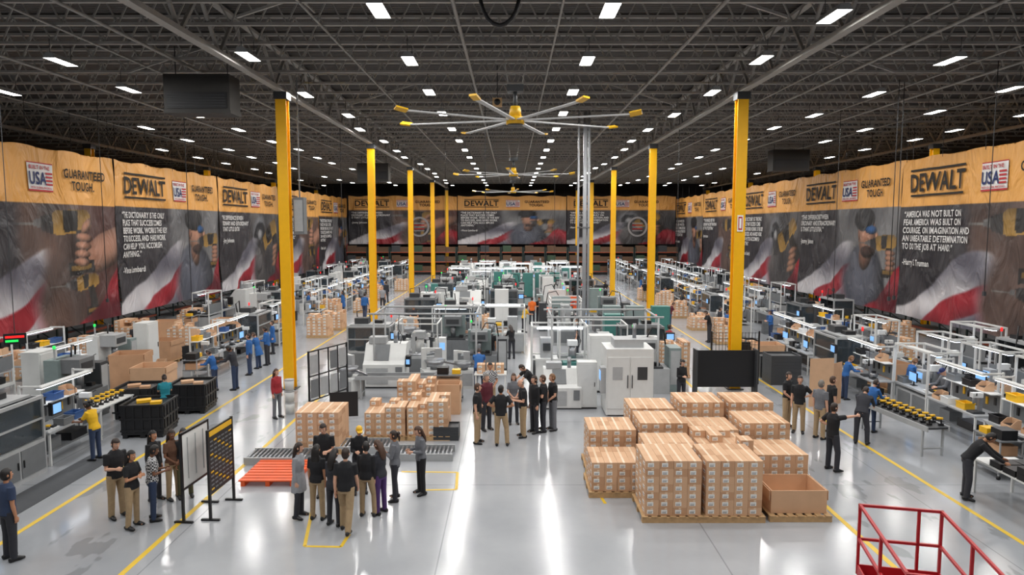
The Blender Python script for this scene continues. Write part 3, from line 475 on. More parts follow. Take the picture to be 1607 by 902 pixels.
def paint(u, z, Hh, W, kind):
    if z > Hh*.7:
        k = 1+.1*(ns(u*.8, z)-.5); return (216*k, 156*k, 80*k)
    k8 = Hh/8.67; zz = z/k8; n = ns(u*1.3+kind*17, zz*1.3)*.55+ns(u*4, zz*4)*.45; lo = ns(u*.5+kind*9, zz*.5+3)
    c = [36+20*n, 34+18*n, 39+18*n]; kd = kind % 3
    if u > 5.4:
        if kd == 0:
            p = mx((40, 34, 34), (118, 92, 82), lo*.8+n*.3); p = mx(p, (74, 44, 40), ss(.5, .9, ns(u*.35, 8+kind)))
            p = ell2(p, u, zz, 12.3, 3.7, 2.9, 1.0, (150, 110, 92), .35); p = drill(p, u, zz, 9.6, 4.4, 1.25, n)
            for q in range(4): p = ell2(p, u, zz, 10.4-.05*q, 4.4-.42*q, .75, .24, (162, 118, 98), -.1)
            p = ell2(p, u, zz, 10.7, 5.0, .6, .26, (154, 112, 92), .6); p = drill(p, u, zz, 10.6, 1.6, .8, n)
        elif kd == 1:
            p = mx((52, 52, 56), (126, 125, 126), lo*.9+n*.25)
            p = ell2(p, u, zz, 9.3, .8, 2.9, 3.2, (78, 80, 90)); p = ell2(p, u, zz, 9.5, 3.2, .72, 1.0, (120, 86, 72)); p = ell2(p, u, zz, 9.7, 4.4, 1.15, 1.5, (158, 116, 96), .15)
            p = ell2(p, u, zz, 9.35, 5.4, 1.3, .78, (34, 33, 36)); p = ell2(p, u, zz, 10.25, 4.75, .62, .28, (40, 78, 124)); p = ell2(p, u, zz, 9.75, 3.4, .76, .36, (58, 42, 38)); p = ell2(p, u, zz, 10.85, 4.35, .2, .26, (166, 122, 100)); p = ell2(p, u, zz, 8.75, 4.4, .16, .32, (130, 92, 76))
            p = drill(p, u, zz, 11.9, 3.4, .95, n)
            for q in range(4): p = ell2(p, u, zz, 12.45, 3.4-.3*q, .56, .18, (156, 114, 94))
        else:
            p = mx((34, 33, 36), (92, 88, 88), lo*.9+n*.2); p = ell2(p, u, zz, 8.4, 4.2, 1.7, 1.7, (104, 104, 108)); p = ell2(p, u, zz, 8.4, 4.2, 1.2, 1.2, (40, 40, 44)); p = ell2(p, u, zz, 8.4, 4.2, .5, .5, (134, 134, 136))
            p = drill(p, u, zz, 11.2, 3.4, 1.55, n, .45)
            for q in range(4): p = ell2(p, u, zz, 12.0-.1*q, 3.1-.48*q, .8, .26, (150, 110, 90), .3)
        c = mx(c, p, ss(5.4, 6.4, u))
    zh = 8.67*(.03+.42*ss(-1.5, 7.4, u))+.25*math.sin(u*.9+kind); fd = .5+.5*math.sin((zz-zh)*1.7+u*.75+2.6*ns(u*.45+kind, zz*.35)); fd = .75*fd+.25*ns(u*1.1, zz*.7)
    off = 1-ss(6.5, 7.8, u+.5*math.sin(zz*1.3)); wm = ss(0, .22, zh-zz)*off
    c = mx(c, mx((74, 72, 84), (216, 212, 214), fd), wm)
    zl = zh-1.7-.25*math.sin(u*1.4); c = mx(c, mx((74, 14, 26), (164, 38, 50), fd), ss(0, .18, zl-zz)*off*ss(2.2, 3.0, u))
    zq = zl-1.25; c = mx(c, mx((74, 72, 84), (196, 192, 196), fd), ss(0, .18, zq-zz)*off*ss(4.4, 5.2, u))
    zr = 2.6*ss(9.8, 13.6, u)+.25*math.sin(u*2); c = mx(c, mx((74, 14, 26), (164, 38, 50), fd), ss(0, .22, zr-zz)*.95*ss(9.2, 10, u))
    return c
bm_ = bpy.data.materials.new('printed_banner_cloth'); bm_.use_nodes = True; nt = bm_.node_tree; at = nod(nt, 'ShaderNodeAttribute'); at.attribute_name = 'print'
nt.links.new(at.outputs['Color'], nt.nodes['Principled BSDF'].inputs['Base Color']); nt.nodes['Principled BSDF'].inputs['Roughness'].default_value = .5
tc = nod(nt, 'ShaderNodeTexCoord'); mp = nod(nt, 'ShaderNodeMapping'); mp.inputs['Scale'].default_value = (1, 1, .45); no = nod(nt, 'ShaderNodeTexNoise'); no.inputs['Scale'].default_value = .9; no.inputs['Detail'].default_value = 3; no.inputs['Distortion'].default_value = 1.2
bp = nod(nt, 'ShaderNodeBump'); bp.inputs['Strength'].default_value = .9; bp.inputs['Distance'].default_value = .35
nt.links.new(tc.outputs['Object'], mp.inputs[0]); nt.links.new(mp.outputs[0], no.inputs['Vector']); nt.links.new(no.outputs['Fac'], bp.inputs['Height']); nt.links.new(bp.outputs[0], nt.nodes['Principled BSDF'].inputs['Normal'])
def banner(pos, W, Hh, kind, qi, label, step, emblem=False, tw=5.2):
    def wav(u, z): return (.05*math.sin(u*2.1+kind+.5*math.sin(z*.9))+.028*math.sin(u*4.3+z*.9+kind)+.025*math.sin(z*1.7+u*.6))*(1.25-.45*z/Hh)
    nu, nv = int(W/step), int(Hh/step); vs = []; cs = []
    for j in range(nv+1):
        for i in range(nu+1):
            u, z = W*i/nu, Hh*j/nv
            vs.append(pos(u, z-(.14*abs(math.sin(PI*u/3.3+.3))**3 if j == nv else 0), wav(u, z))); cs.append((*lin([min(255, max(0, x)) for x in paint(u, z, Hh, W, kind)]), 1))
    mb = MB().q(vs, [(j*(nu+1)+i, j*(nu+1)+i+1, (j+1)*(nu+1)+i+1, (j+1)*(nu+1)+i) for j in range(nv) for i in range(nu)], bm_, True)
    o = thing('banner', label, 'banner', (0, 0, 0), 0, 'hanging printed banners'); e = mb.build('cloth', o)
    ca = e.data.color_attributes.new('print', 'FLOAT_COLOR', 'POINT'); ca.data.foreach_set('color', [x for c in cs for x in c])
    for i in range(5):
        a = V(pos(.3+i*(W-.6)/4, Hh, 0)); MB().cyl(a-V((0, 0, .15)), (a.x, a.y, 12.02), .012, black, 5).build('hanging_cable', o)
    P3 = lambda u, z, off: pos(u, z, off+.02+wav(u, z))
    def put(s, u, z, w, h, m, off, nm): v2, f2 = text(s); MB().q([P3(u+a*w, z+b_*h, off) for a, b_ in v2], f2, m).build(nm, o)
    def rect(mb, u, z, w, h, m, off):
        n = max(1, int(w/.3)); mb.q([P3(u+w*i/n, z+h*t, off) for i in range(n+1) for t in (0, 1)], [(2*i, 2*i+2, 2*i+3, 2*i+1) for i in range(n)], m)
    k = Hh/8.67; zo = Hh*.7; u0 = .9 if tw > 4 else -.0
    for zz in (.5, 1.85): r = MB(); rect(r, u0, zo+zz*k, 4.6, .11*k, blk_print, .06); r.build('logo_bar', o)
    put(BRAND, u0, zo+.74*k, 4.6, .98*k, blk_print, .06, 'logo_lettering')
    r = MB(); rect(r, 6.5, zo+.6*k, 1.85, 1.2*k, wht_print, .03); rect(r, 6.5, zo+.52*k, 1.85, .08*k, redp, .035); rect(r, 6.5, zo+1.8*k, 1.85, .05*k, redp, .035)
    for q in range(4): rect(r, 7.75, zo+(.82+.17*q)*k, .55, .09*k, redp, .07)
    r.build('flag_badge', o); put('USA', 6.56, zo+.82*k, 1.2, .6*k, navy, .075, 'badge_lettering'); put('BUILT IN THE', 6.6, zo+1.53*k, 1.5, .18*k, redp, .075, 'badge_lettering')
    put('WITH GLOBAL MATERIALS', 6.6, zo+.64*k, 1.6, .1*k, redp, .075, 'badge_lettering'); put(GT, 9.0, zo+.68*k, 3.3, 1.05*k, blk_print, .06, 'slogan_lettering')
    nl = (8, 5, 7)[qi]; hh = .44*nl*k; put(Q[qi], .4 if tw > 4 else -.0, Hh*.67-hh, tw, hh, wht_print, .06, 'quote_lettering')
    if emblem:
        r = MB(); n = 28; ps = []
        for rad in (1.35, 1.1): ps += [P3(9.5+rad*math.cos(2*PI*i/n), Hh*.36+rad*math.sin(2*PI*i/n), .065) for i in range(n)]
        r.q(ps, [(i, (i+1) % n, n+(i+1) % n, n+i) for i in range(n)], grey_print)
        for q in range(5): rect(r, 8.8, Hh*.36-.6+q*.25, 1.4, .12, redp if q % 2 else grey_print, .065)
        r.build('round_emblem', o)
for k in range(5):
    y0 = 24.7+13.35*k; stp = (.06, .07, .1, .15, .2)[k]
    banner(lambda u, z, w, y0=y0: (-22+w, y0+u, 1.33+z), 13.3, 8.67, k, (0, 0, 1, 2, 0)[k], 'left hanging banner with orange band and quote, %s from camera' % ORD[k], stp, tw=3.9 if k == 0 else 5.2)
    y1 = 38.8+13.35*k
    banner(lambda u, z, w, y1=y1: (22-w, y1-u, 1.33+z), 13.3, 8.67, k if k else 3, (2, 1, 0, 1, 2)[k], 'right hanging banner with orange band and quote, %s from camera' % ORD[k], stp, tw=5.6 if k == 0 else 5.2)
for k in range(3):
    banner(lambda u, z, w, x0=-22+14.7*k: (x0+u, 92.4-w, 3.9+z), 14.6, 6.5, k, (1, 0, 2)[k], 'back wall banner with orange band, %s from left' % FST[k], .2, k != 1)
# ------------------------------------------------------------ small prototypes
PL = thing('pallet', 'x', 'pallet'); dk = MB()
for k in range(7): dk.box(-.6+k*.2, 0, .115, .13, 1.28, .022, wood)
dk.build('deck', PL)
for y in (-.58, 0, .58): MB().box(0, y, .022, 1.33, .1, .093, wood).build('stringer', PL)
for y in (-.57, 0, .57): MB().box(0, y, 0, 1.33, .13, .022, wood).build('bottom_board', PL)
proto(PL)
def carton_mb(mb, x, y, z, w, d, h, m):
    mb.box(x, y, z, w, d, h, m).box(x, y, z+h-.0005, .05, d, .0015, tape); mb.box(x, y-d/2-.0005, z+h*.8, .05, .002, h*.2, tape)
    mb.box(x-w*.12, y-d/2-.001, z+h*.25, w*.44, .002, h*.5, paper).box(x-w*.14, y-d/2-.002, z+h*.34, w*.3, .002, h*.07, ink).box(x-w*.12, y-d/2-.002, z+h*.52, w*.32, .002, h*.04, ink)
    mb.box(x-w/2-.001, y, z+h*.2, .002, d*.4, h*.42, paper).box(x-w/2-.002, y, z+h*.32, .002, d*.3, h*.1, ink); return mb
CW, CD, CH = .295, .385, .17
KT = tag(carton_mb(MB(), 0, 0, 0, CW, CD, CH, card).build('carton'), 'x', 'carton'); proto(KT)
KT2 = tag(carton_mb(MB(), 0, 0, 0, CW, CD, CH, card2).build('carton'), 'x', 'carton'); proto(KT2)
REST = MB()
def stack(x0, y0, nl, desc, front=0, left=False, right=False, nx=4, ny=3, ragged=0, pallet=True, load=None):
    tgt = REST
    if load:
        ob = thing('pallet_load', load, 'pallet load', (0, 0, 0), 0, 'distant carton loads'); tgt = MB()
        MB().box(x0+.6, y0+.58, 0, 1.25, 1.18, .14, wood).build('pallet', ob)
    elif pallet: dup(PL, (x0+.6, y0+.58, 0), 0, 'wooden pallet under the '+desc, 'pallets under cartons')
    zb = .14
    for ix in range(nx):
        for iy in range(ny):
            top = nl-1-(rnd.choice((0, 0, 1, 1, 2)[:2+ragged]) if ragged else 0)
            for l in range(top+1):
                x, y, z = x0+ix*(CW+.005)+CW/2, y0+iy*(CD+.005)+CD/2, zb+l*(CH+.001); dn = nl-1-l
                vis = l == top or (iy == 0 and dn < front) or (ix == 0 and left and dn < front) or (ix == nx-1 and right and dn < front)
                if vis and not load:
                    dup(KT if rnd.random() < .8 else KT2, (x+rnd.uniform(-.002, .002), y, z), 0, 'carton in %s, %s layer down, %s from left, %s back' % (desc, FST[dn], FST[ix], FST[iy]), 'cartons in the '+desc)
                elif ix in (0, nx-1) or iy in (0, ny-1) or l == top: carton_mb(tgt, x, y, z, CW, CD, CH, card if (ix+iy+l) % 5 else card2)
    if load: tgt.build('carton_block', ob)
stack(2.84, 14.1, 7, 'nearest left stack', 7, True); stack(4.14, 14.1, 7, 'nearest right stack', 7)
stack(1.86, 15.45, 4, 'low left stack', 5, True, nx=4); stack(5.72, 15.5, 5, 'low right stack', 2)
stack(3.15, 15.5, 6, 'second-row left stack'); stack(4.43, 15.5, 7, 'second-row right stack', ragged=1)
for i, x in enumerate((1.95, 3.25, 4.55, 5.85)): stack(x, 16.9, (6, 7, 6, 7)[i], 'third-row %s stack' % ('outer-left', 'left', 'right', 'outer-right')[i], 2 if i == 0 else 1, i == 0)
for i, x in enumerate((3.25, 4.6, 5.95)): stack(x, 18.3, (7, 8, 8)[i], 'back-row %s stack' % ('left', 'middle', 'right')[i])
stack(-6.0, 18.5, 6, 'left labelled stack', 3, right=True); stack(-4.35, 19.7, 5, 'ragged left stack', 1, ragged=2); stack(-3.1, 19.7, 6, 'ragged right stack', 2, ragged=3); stack(-3.7, 21.6, 7, 'ragged rear stack', ragged=3)
LOADS = [(-20.4, 31, 5), (-19, 31.2, 4), (-17.4, 34, 6), (-20.3, 34.5, 7), (-11.6, 38.2, 6), (-11.5, 41, 5), (-13, 46, 6), (-19, 50, 6), (-12.4, 58, 6), (11, 36, 6), (17.5, 31, 5), (11.2, 52, 6), (19, 44, 6), (-6.6, 38, 5), (6.2, 48, 6), (-6.6, 54, 6), (20, 57, 6), (-16, 62, 7), (13, 64, 7), (6.2, 28, 7), (6.4, 62, 7), (-.6, 52, 6), (-2.6, 40.5, 4), (4.6, 57, 5), (-11.6, 49.5, 4), (10.9, 41, 4), (10.9, 46.5, 5), (-20.8, 42, 5), (20.6, 36.5, 5), (-11.4, 66, 5), (10.9, 58, 5), (-20.8, 27.5, 5), (20.7, 26, 5)]
for i, (x, y, n) in enumerate(LOADS): stack(x, y, n+1, 'x', ragged=3, load='brown cartons on pallet, %s such load from camera on the %s' % (ORD[sum(1 for q in LOADS if (q[0] < 0) == (x < 0) and q[1] < y)], 'left half' if x < 0 else 'right half'))
def openbox(loc, rz, w, d, h, label, pal=True, m=card):
    t = thing('bulk_box', label, 'box', loc, rz); z = .14 if pal else 0; tk = .02; mb = MB().box(0, 0, z, w, d, .02, m)
    for s in (-1, 1): mb.box(s*(w/2-tk/2), 0, z+.02, tk, d, h, m).box(0, s*(d/2-tk/2), z+.02, w-2*tk, tk, h, m)
    mb.build('carton_wall', t)
    for s in (-1, 1): MB().box(s*(w/2+.03), 0, z+h-.2, .012, d*.96, .21, m, 0).build('flap', t)
    if pal: dup(PL, loc, rz, 'wooden pallet under the '+label.split(',')[0][:60], 'pallets under bulk boxes')
openbox((6.18, 14.72, 0), 0, 1.2, 1.0, .48, 'large open brown box at right front corner of carton stacks')
openbox((-2.15, 22.8, 0), 0, .8, .7, 1.0, 'open brown box behind ragged carton stacks', False)
openbox((-13.1, 24.6, 0), .1, 1.2, 1.1, 1.1, 'tall open bulk box behind the black bins'); openbox((-14.7, 26, 0), .2, 1.2, 1.1, 1.3, 'second tall bulk box behind black bins', m=card2)
openbox((-6.9, 33, 0), 0, 1.25, 1.1, 1.35, 'tall brown bulk box between left columns'); openbox((-18.6, 36.4, 0), .1, 1.2, 1.1, 1.1, 'open bulk box by the left banner'); openbox((-16.2, 31.5, 0), -.1, 1.2, 1.1, .9, 'low bulk box near left banner', m=card2)
openbox((-15.4, 36.5, 0), 0, 1.2, 1.1, 1.2, 'bulk box among left carton piles'); openbox((11.3, 29.8, 0), 0, 1.1, 1, 1, 'bulk box past the right tray stacks'); openbox((14.7, 26.2, 0), .2, 1.1, 1, .9, 'bulk box between first two right bench lines', m=card2); openbox((17.8, 22.5, 0), -.1, 1.1, 1, 1, 'bulk box before right banner near second bench line')
t = thing('cardboard_sheet', 'tall folded brown cardboard sheet standing on right aisle edge', 'cardboard', (11.2, 23.6, 0), .15); MB().box(-.35, 0, 0, .9, .02, 1.7, card).build('panel', t); MB().box(.35, .15, 0, .6, .02, 1.5, card2, .5).build('folded_panel', t)
t = thing('orange_pallet', 'bright orange slatted steel pallet on floor left of front group', 'pallet', (-5.95, 16.85, 0))
mb = MB()
for k in range(8): mb.box(0, -.68+k*.195, .12, 1.4, .15, .03, orangep)
mb.build('deck', t)
for x in (-.6, 0, .6): MB().box(x, 0, 0, .1, 1.5, .12, orangep).build('runner', t)
RC = thing('roller_conveyor', 'x', 'conveyor'); MB().box(0, -.4, .0, 1.6, .05, .2, lgrey).build('side_rail', RC); MB().box(0, .4, .0, 1.6, .05, .2, lgrey).build('side_rail', RC); mb = MB()
for k in range(14): mb.cyl((-.74+k*.114, -.38, .16), (-.74+k*.114, .38, .16), .035, steel, 8)
mb.build('roller', RC); proto(RC)
for x, y, d in ((-6.3, 18.0, 'low grey roller conveyor behind the orange pallet'), (-4.2, 18.9, 'low grey roller conveyor before the ragged cartons'), (-2.4, 18.3, 'low grey roller conveyor right of the front group')): dup(RC, (x, y, 0), 0, d)
BB = thing('bulk_bin', 'x', 'bin')
for s in (-1, 1):
    for axis in (0, 1):
        mb = MB(); w = 1.2
        mb.box(*((0, s*.58) if axis else (s*.58, 0)), .14, *((w, .03) if axis else (.03, 1.13)), .86, black)
        for q in range(5):
            u = -.48+q*.24; mb.box(*((u, s*.605) if axis else (s*.605, u)), .16, *((.05, .03) if axis else (.03, .05)), .8, black)
        for zz in (.2, .55, .95): mb.box(*((0, s*.61) if axis else (s*.61, 0)), zz, *((1.24, .03) if axis else (.03, 1.24)), .06, black)
        mb.build('wall', BB)
MB().box(0, 0, .1, 1.2, 1.2, .05, black).build('base', BB)
for x in (-.5, 0, .5): MB().box(x, 0, 0, .14, 1.2, .1, black).build('foot', BB)
proto(BB)
for x, y, r, d, f in ((-11.1, 20.5, .12, 'nearest large black ribbed bin beside left aisle', ytote), (-11.0, 23.1, .1, 'second large black ribbed bin beside left aisle', card), (-12.5, 22.5, .1, 'large black bin between bulk box and left benches', card2), (10.9, 31.6, 0, 'large black bin at right aisle past tray stacks', card)):
    dup(BB, (x, y, 0), r, d, 'black bulk bins'); one('packing_pad', MB().box(0, 0, 0, 1.1, 1.1, .03, black).box(-.2, .1, .03, .4, .3, .08, f, .4).box(.25, -.15, .03, .3, .25, .08, f, .2), 'packed parts filling the '+d, 'parts', (x, y, .9), r)
TR = tag(MB().box(0, 0, .03, 1.15, .95, .03, dgrey).box(0, -.47, 0, 1.2, .04, .13, dgrey).box(0, .47, 0, 1.2, .04, .13, dgrey).box(-.58, 0, 0, .04, .95, .13, dgrey).box(.58, 0, 0, .04, .95, .13, dgrey).build('tray'), 'x', 'tray'); proto(TR)
for x, y, z0, n, d, sc in ((10.9, 27.2, 0, 9, 'stack at right aisle', 1), (10.95, 28.5, 0, 7, 'lower stack past the first', 1), (-1.95, 19.95, 0, 5, 'small stack by ragged cartons', .62)):
    for l in range(n): dup(TR, (x, y, z0+l*.132*sc), 0, 'dark tray, %s from bottom in the %s' % (FST[l], d), 'trays in the '+d, sc=sc)
# bench items
def tote(m):
    mb = MB().box(0, 0, 0, .4, .3, .02, m)
    for s in (-1, 1): mb.box(0, s*.14, .02, .4, .02, .18, m).box(s*.19, 0, .02, .02, .26, .18, m).box(0, s*.155, .17, .43, .02, .03, m)
    return proto(tag(mb.build('tote'), 'x', 'tote'))
ITEM = {k+' plastic tote': tote(m) for k, m in dict(yellow=ytote, blue=blue, black=black, grey=grey, white=white).items()}
def pbox(m, m2):
    mb = MB().box(0, 0, 0, .36, .3, .01, m).box(0, .145, .01, .36, .012, .24, m).box(0, -.145, .01, .36, .012, .1, m)
    for s in (-1, 1): mb.prism([(-.14, .01), (.14, .01), (.14, .25), (.02, .25), (-.14, .11)], s*.175-.006, s*.175+.006, m)
    return proto(tag(mb.box(0, .02, .01, .3, .2, .09, m2).build('parts_box'), 'x', 'box'))
ITEM['brown cardboard parts box'] = pbox(card, black); ITEM['worn cardboard parts box'] = pbox(card2, grey)
MN = thing('monitor', 'x', 'monitor'); MB().box(0, 0, .14, .5, .04, .32, black).build('casing', MN); MB().box(0, -.022, .16, .46, .004, .28, screen).build('screen', MN); MB().box(0, .03, 0, .22, .16, .015, black).box(0, .03, .0, .05, .03, .2, black).build('stand', MN); ITEM['dark monitor'] = proto(MN)
BP = thing('bench_press', 'x', 'press'); MB().box(0, 0, 0, .3, .34, .06, dgrey).build('base', BP); MB().box(0, .11, .06, .1, .09, .5, steel).build('column', BP); MB().box(0, 0, .46, .15, .3, .14, white).cyl((0, -.08, .28), (0, -.08, .46), .03, steel, 8).build('head', BP); MB().bar((.08, -.05, .53), (.24, -.16, .62), .025, black).build('lever', BP); ITEM['small bench press'] = proto(BP)
ITEM['white parts tray'] = proto(tag(MB().box(0, 0, 0, .5, .32, .04, white).box(-.12, 0, .04, .14, .2, .05, dgrey).box(.1, .05, .04, .1, .1, .06, ytote).box(.12, -.08, .04, .16, .08, .05, black).build('parts_tray'), 'x', 'tray'))
ITEM['motor housing fixture'] = proto(tag(MB().box(0, 0, 0, .26, .2, .05, dgrey).cyl((0, -.1, .14), (0, .1, .14), .085, steel, 12).box(0, 0, .2, .08, .12, .1, black).build('fixture'), 'x', 'fixture'))
INAMES = list(ITEM)+['small bench press', 'white parts tray', 'motor housing fixture', 'black plastic tote', 'grey plastic tote', 'brown cardboard parts box']
DR = thing('power_drill', 'x', 'power drill'); MB().tube([(-.1, 0, .2), (.06, 0, .2)], [.035, .038], ytote, 10).build('body', DR); MB().tube([(.06, 0, .2), (.13, 0, .2)], [.026, .016], black, 8).build('chuck', DR)
MB().bar((-.05, 0, .19), (-.07, 0, .06), .035, black, .03).build('grip', DR); MB().box(-.06, 0, 0, .13, .075, .06, black).build('battery', DR); proto(DR)
# ------------------------------------------------------------ work equipment
def legs4(t, w, d, h, m, s=.05):
    for sx_ in (-1, 1):
        for sy in (-1, 1): MB().box(sx_*(w/2-s), sy*(d/2-s), 0, s, s, h, m).build('leg', t)
WB = thing('workbench', 'x', 'workbench'); legs4(WB, 2.3, .8, .86, white); MB().box(0, 0, .86, 2.3, .8, .05, lgrey).build('tabletop', WB); MB().box(0, .05, .3, 2.1, .6, .03, grey).build('lower_shelf', WB)
for s in (-1, 1): MB().box(s*1.1, .37, .91, .05, .05, 1.25, white).bar((s*1.1, .37, 2.12), (s*1.1, -.2, 2.12), .05, white).build('upright', WB)
MB().box(0, .39, .95, 2.1, .02, .5, grey).build('back_panel', WB); MB().box(0, .22, 1.5, 2.2, .34, .03, white).build('shelf', WB); MB().box(0, -.12, 2.06, 2.2, .2, .05, white).box(0, -.12, 2.04, 2.1, .14, .02, lampm).build('light_bar', WB)
for k in range(6): x = -.85+k*.34; MB().box(x, .365, 1.1+.05*(k % 2), .08, .03, .22, (black, ytote, dgrey)[k % 3]).build('hung_tool', WB)
MB().cyl((.4, -.12, 1.5), (.4, -.12, 2.04), .008, black, 5).cyl((.4, -.12, 1.3), (.4, -.12, 1.52), .03, black, 8).build('hanging_driver', WB); MB().box(-.6, .05, .33, .5, .4, .3, grey).build('stored_case', WB); MB().box(.4, .05, .33, .7, .45, .22, black).build('stored_case', WB); proto(WB)
AS = thing('assembly_station', 'x', 'assembly station')
for sx_ in (-1, 1):
    for sy in (-1, 1): MB().box(sx_*.95, sy*.5, 0, .06, .06, 2.2, white).build('post', AS)
MB().box(0, 0, .85, 1.9, 1.0, .06, lgrey).build('tabletop', AS); MB().box(0, -.5, 2.2, 1.96, .06, .06, white).box(0, .5, 2.2, 1.96, .06, .06, white).box(-.95, 0, 2.2, .06, .96, .06, white).box(.95, 0, 2.2, .06, .96, .06, white).build('top_frame', AS)
MB().box(0, -.1, 2.12, 1.8, .25, .05, white).box(0, -.1, 2.1, 1.7, .18, .02, lampm).build('light_bar', AS); MB().box(.2, .2, .91, .35, .35, .12, dgrey).box(.2, .32, 1.03, .14, .1, .6, steel).box(.2, .18, 1.5, .18, .34, .2, white).cyl((.2, .1, 1.25), (.2, .1, 1.5), .04, steel, 8).build('press', AS)
MB().box(-.6, .3, .91, .4, .25, .45, lgrey).box(-.6, .17, 1.08, .3, .01, .2, screen).box(-.6, .17, .95, .2, .012, .06, black).build('control_box', AS); MB().box(0, .49, .95, 1.84, .02, .55, grey).build('guard_panel', AS); MB().box(0, 0, .12, 1.8, .9, .62, lgrey).box(-.4, -.46, .2, .7, .015, .48, grey).box(.45, -.46, .2, .7, .015, .48, grey).build('cabinet', AS)
MB().tube([(.7, .3, 2.2), (.72, .25, 1.8), (.6, .2, 1.5), (.45, .2, 1.62)], [.018]*4, black, 5).build('air_hose', AS); proto(AS)
def machine(cab, dr):
    AM = thing('assembly_machine', 'x', 'machine'); MB().box(0, 0, 0, 1.9, 1.2, .9, cab).build('cabinet', AM)
    for s in (-1, 1): d_ = MB().box(s*.46, -.61, .14, .84, .02, .68, dr).build('door', AM); MB().box(s*.1, -.63, .4, .03, .03, .18, black).build('handle', d_)
    mb = MB()
    for sx_ in (-.92, .92):
        for sy in (-.57, .57): mb.box(sx_, sy, .9, .07, .07, 1.05, cab)
    mb.box(0, -.57, 1.93, 1.9, .07, .08, cab).box(0, .57, 1.93, 1.9, .07, .08, cab).box(-.92, 0, 1.93, .06, 1.2, .07, cab).box(.92, 0, 1.93, .06, 1.2, .07, cab).box(0, -.57, 1.4, 1.9, .05, .05, cab).build('frame', AM); MB().box(0, -.56, .95, 1.78, .01, .98, glass).box(-.91, 0, .95, .01, 1.12, .98, glass).box(.91, 0, .95, .01, 1.12, .98, glass).build('glazing', AM); MB().box(0, .1, 1.98, 1.7, .9, .06, cab).box(-.4, .1, 2.04, .6, .5, .25, dgrey).box(.3, .2, 2.04, .4, .4, .14, black).build('roof_panel', AM)
    MB().cyl((-.3, 0, .9), (-.3, 0, 1.0), .4, steel, 16).box(.4, .1, .9, .3, .4, .6, dgrey).bar((.4, 0, 1.45), (-.3, 0, 1.4), .1, white).cyl((-.3, 0, 1.0), (-.3, 0, 1.45), .05, steel, 8).build('mechanism', AM)
    MB().bar((.95, -.6, 1.7), (1.15, -.7, 1.7), .05, dgrey).box(1.15, -.75, 1.45, .38, .1, .34, black).box(1.15, -.805, 1.49, .3, .01, .24, screen).build('control_panel', AM); MB().cyl((.8, .5, 2.0), (.8, .5, 2.25), .025, lgrey, 6).cyl((.8, .5, 2.25), (.8, .5, 2.4), .04, redlamp, 8).build('beacon', AM); MB().tube([(-.7, .5, 2.0), (-.75, .55, 2.5), (-.2, .6, 2.6), (-.1, .6, 1.2)], [.03]*4, black, 6).build('hose', AM)
    return proto(AM)
AM, AD = machine(lgrey, grey), machine(grey, dgrey)
FD = thing('parts_feeder', 'x', 'feeder'); MB().box(0, 0, 0, 1.1, .9, .85, white).build('cabinet', FD); MB().box(0, -.46, .15, .9, .02, .6, lgrey).build('door', FD)
MB().tube([(0, 0, .85), (0, 0, .95), (0, 0, 1.0), (0, 0, 1.25)], [.2, .22, .32, .46], steel, 20).build('bowl', FD); MB().bar((.3, 0, 1.15), (1.0, -.1, 1.0), .08, steel).build('track', FD); MB().box(-.42, .3, .85, .2, .2, .9, white).bar((-.42, .3, 1.7), (.2, 0, 1.7), .12, white).box(.15, 0, 1.35, .3, .2, .4, lgrey).build('hopper', FD); proto(FD)
FR = thing('flow_rack', 'x', 'flow rack')
for sx_ in (-.95, .95):
    for sy in (-.5, .5): MB().box(sx_, sy, 0, .045, .045, 1.9, white).build('post', FR)
for k in range(3): MB().box(0, 0, .45+k*.5, 1.86, 1.05, .03, lgrey, 0, .14).box(0, -.52, .4+k*.5, 1.86, .02, .1, white).build('shelf', FR)
proto(FR)
CV = thing('belt_conveyor', 'x', 'conveyor'); MB().box(0, -.32, .74, 3, .04, .14, lgrey).build('side_rail', CV); MB().box(0, .32, .74, 3, .04, .14, lgrey).build('side_rail', CV); MB().box(0, 0, .8, 2.96, .6, .05, dgrey).build('belt', CV)
for x in (-1.3, 1.3): MB().box(x, -.3, 0, .05, .05, .74, lgrey).box(x, .3, 0, .05, .05, .74, lgrey).box(x, 0, .2, .04, .56, .04, lgrey).build('leg', CV)
MB().box(.8, -.4, .5, .3, .12, .3, blue).build('motor', CV); proto(CV)
NC = thing('machining_centre', 'x', 'machine'); MB().box(0, 0, .05, 1.9, 1.5, 2.05, white).build('enclosure', NC)
for s in (-1, 1): d_ = MB().box(s*.46, -.765, .25, .86, .03, 1.6, white).build('door', NC); MB().box(s*.09, -.8, .9, .03, .04, .4, dgrey).build('handle', d_); MB().box(s*.5, -.785, 1.15, .4, .012, .4, dgrey if s > 0 else lgrey).build('window', d_)
MB().box(-1.05, -.4, .7, .2, .5, .8, lgrey).box(-1.16, -.4, 1.1, .02, .36, .28, screen).build('control_panel', NC); mb = MB()
for k in range(5): mb.box(.955, -.3, 1.5+k*.06, .01, .5, .03, dgrey)
mb.build('vent', NC); MB().box(0, 0, 2.1, 1.2, .9, .25, lgrey).cyl((.3, 0, 2.35), (.3, 0, 2.8), .08, steel, 10).build('extractor', NC); MB().box(0, 0, 0, 1.7, 1.3, .05, dgrey).build('base', NC); proto(NC)
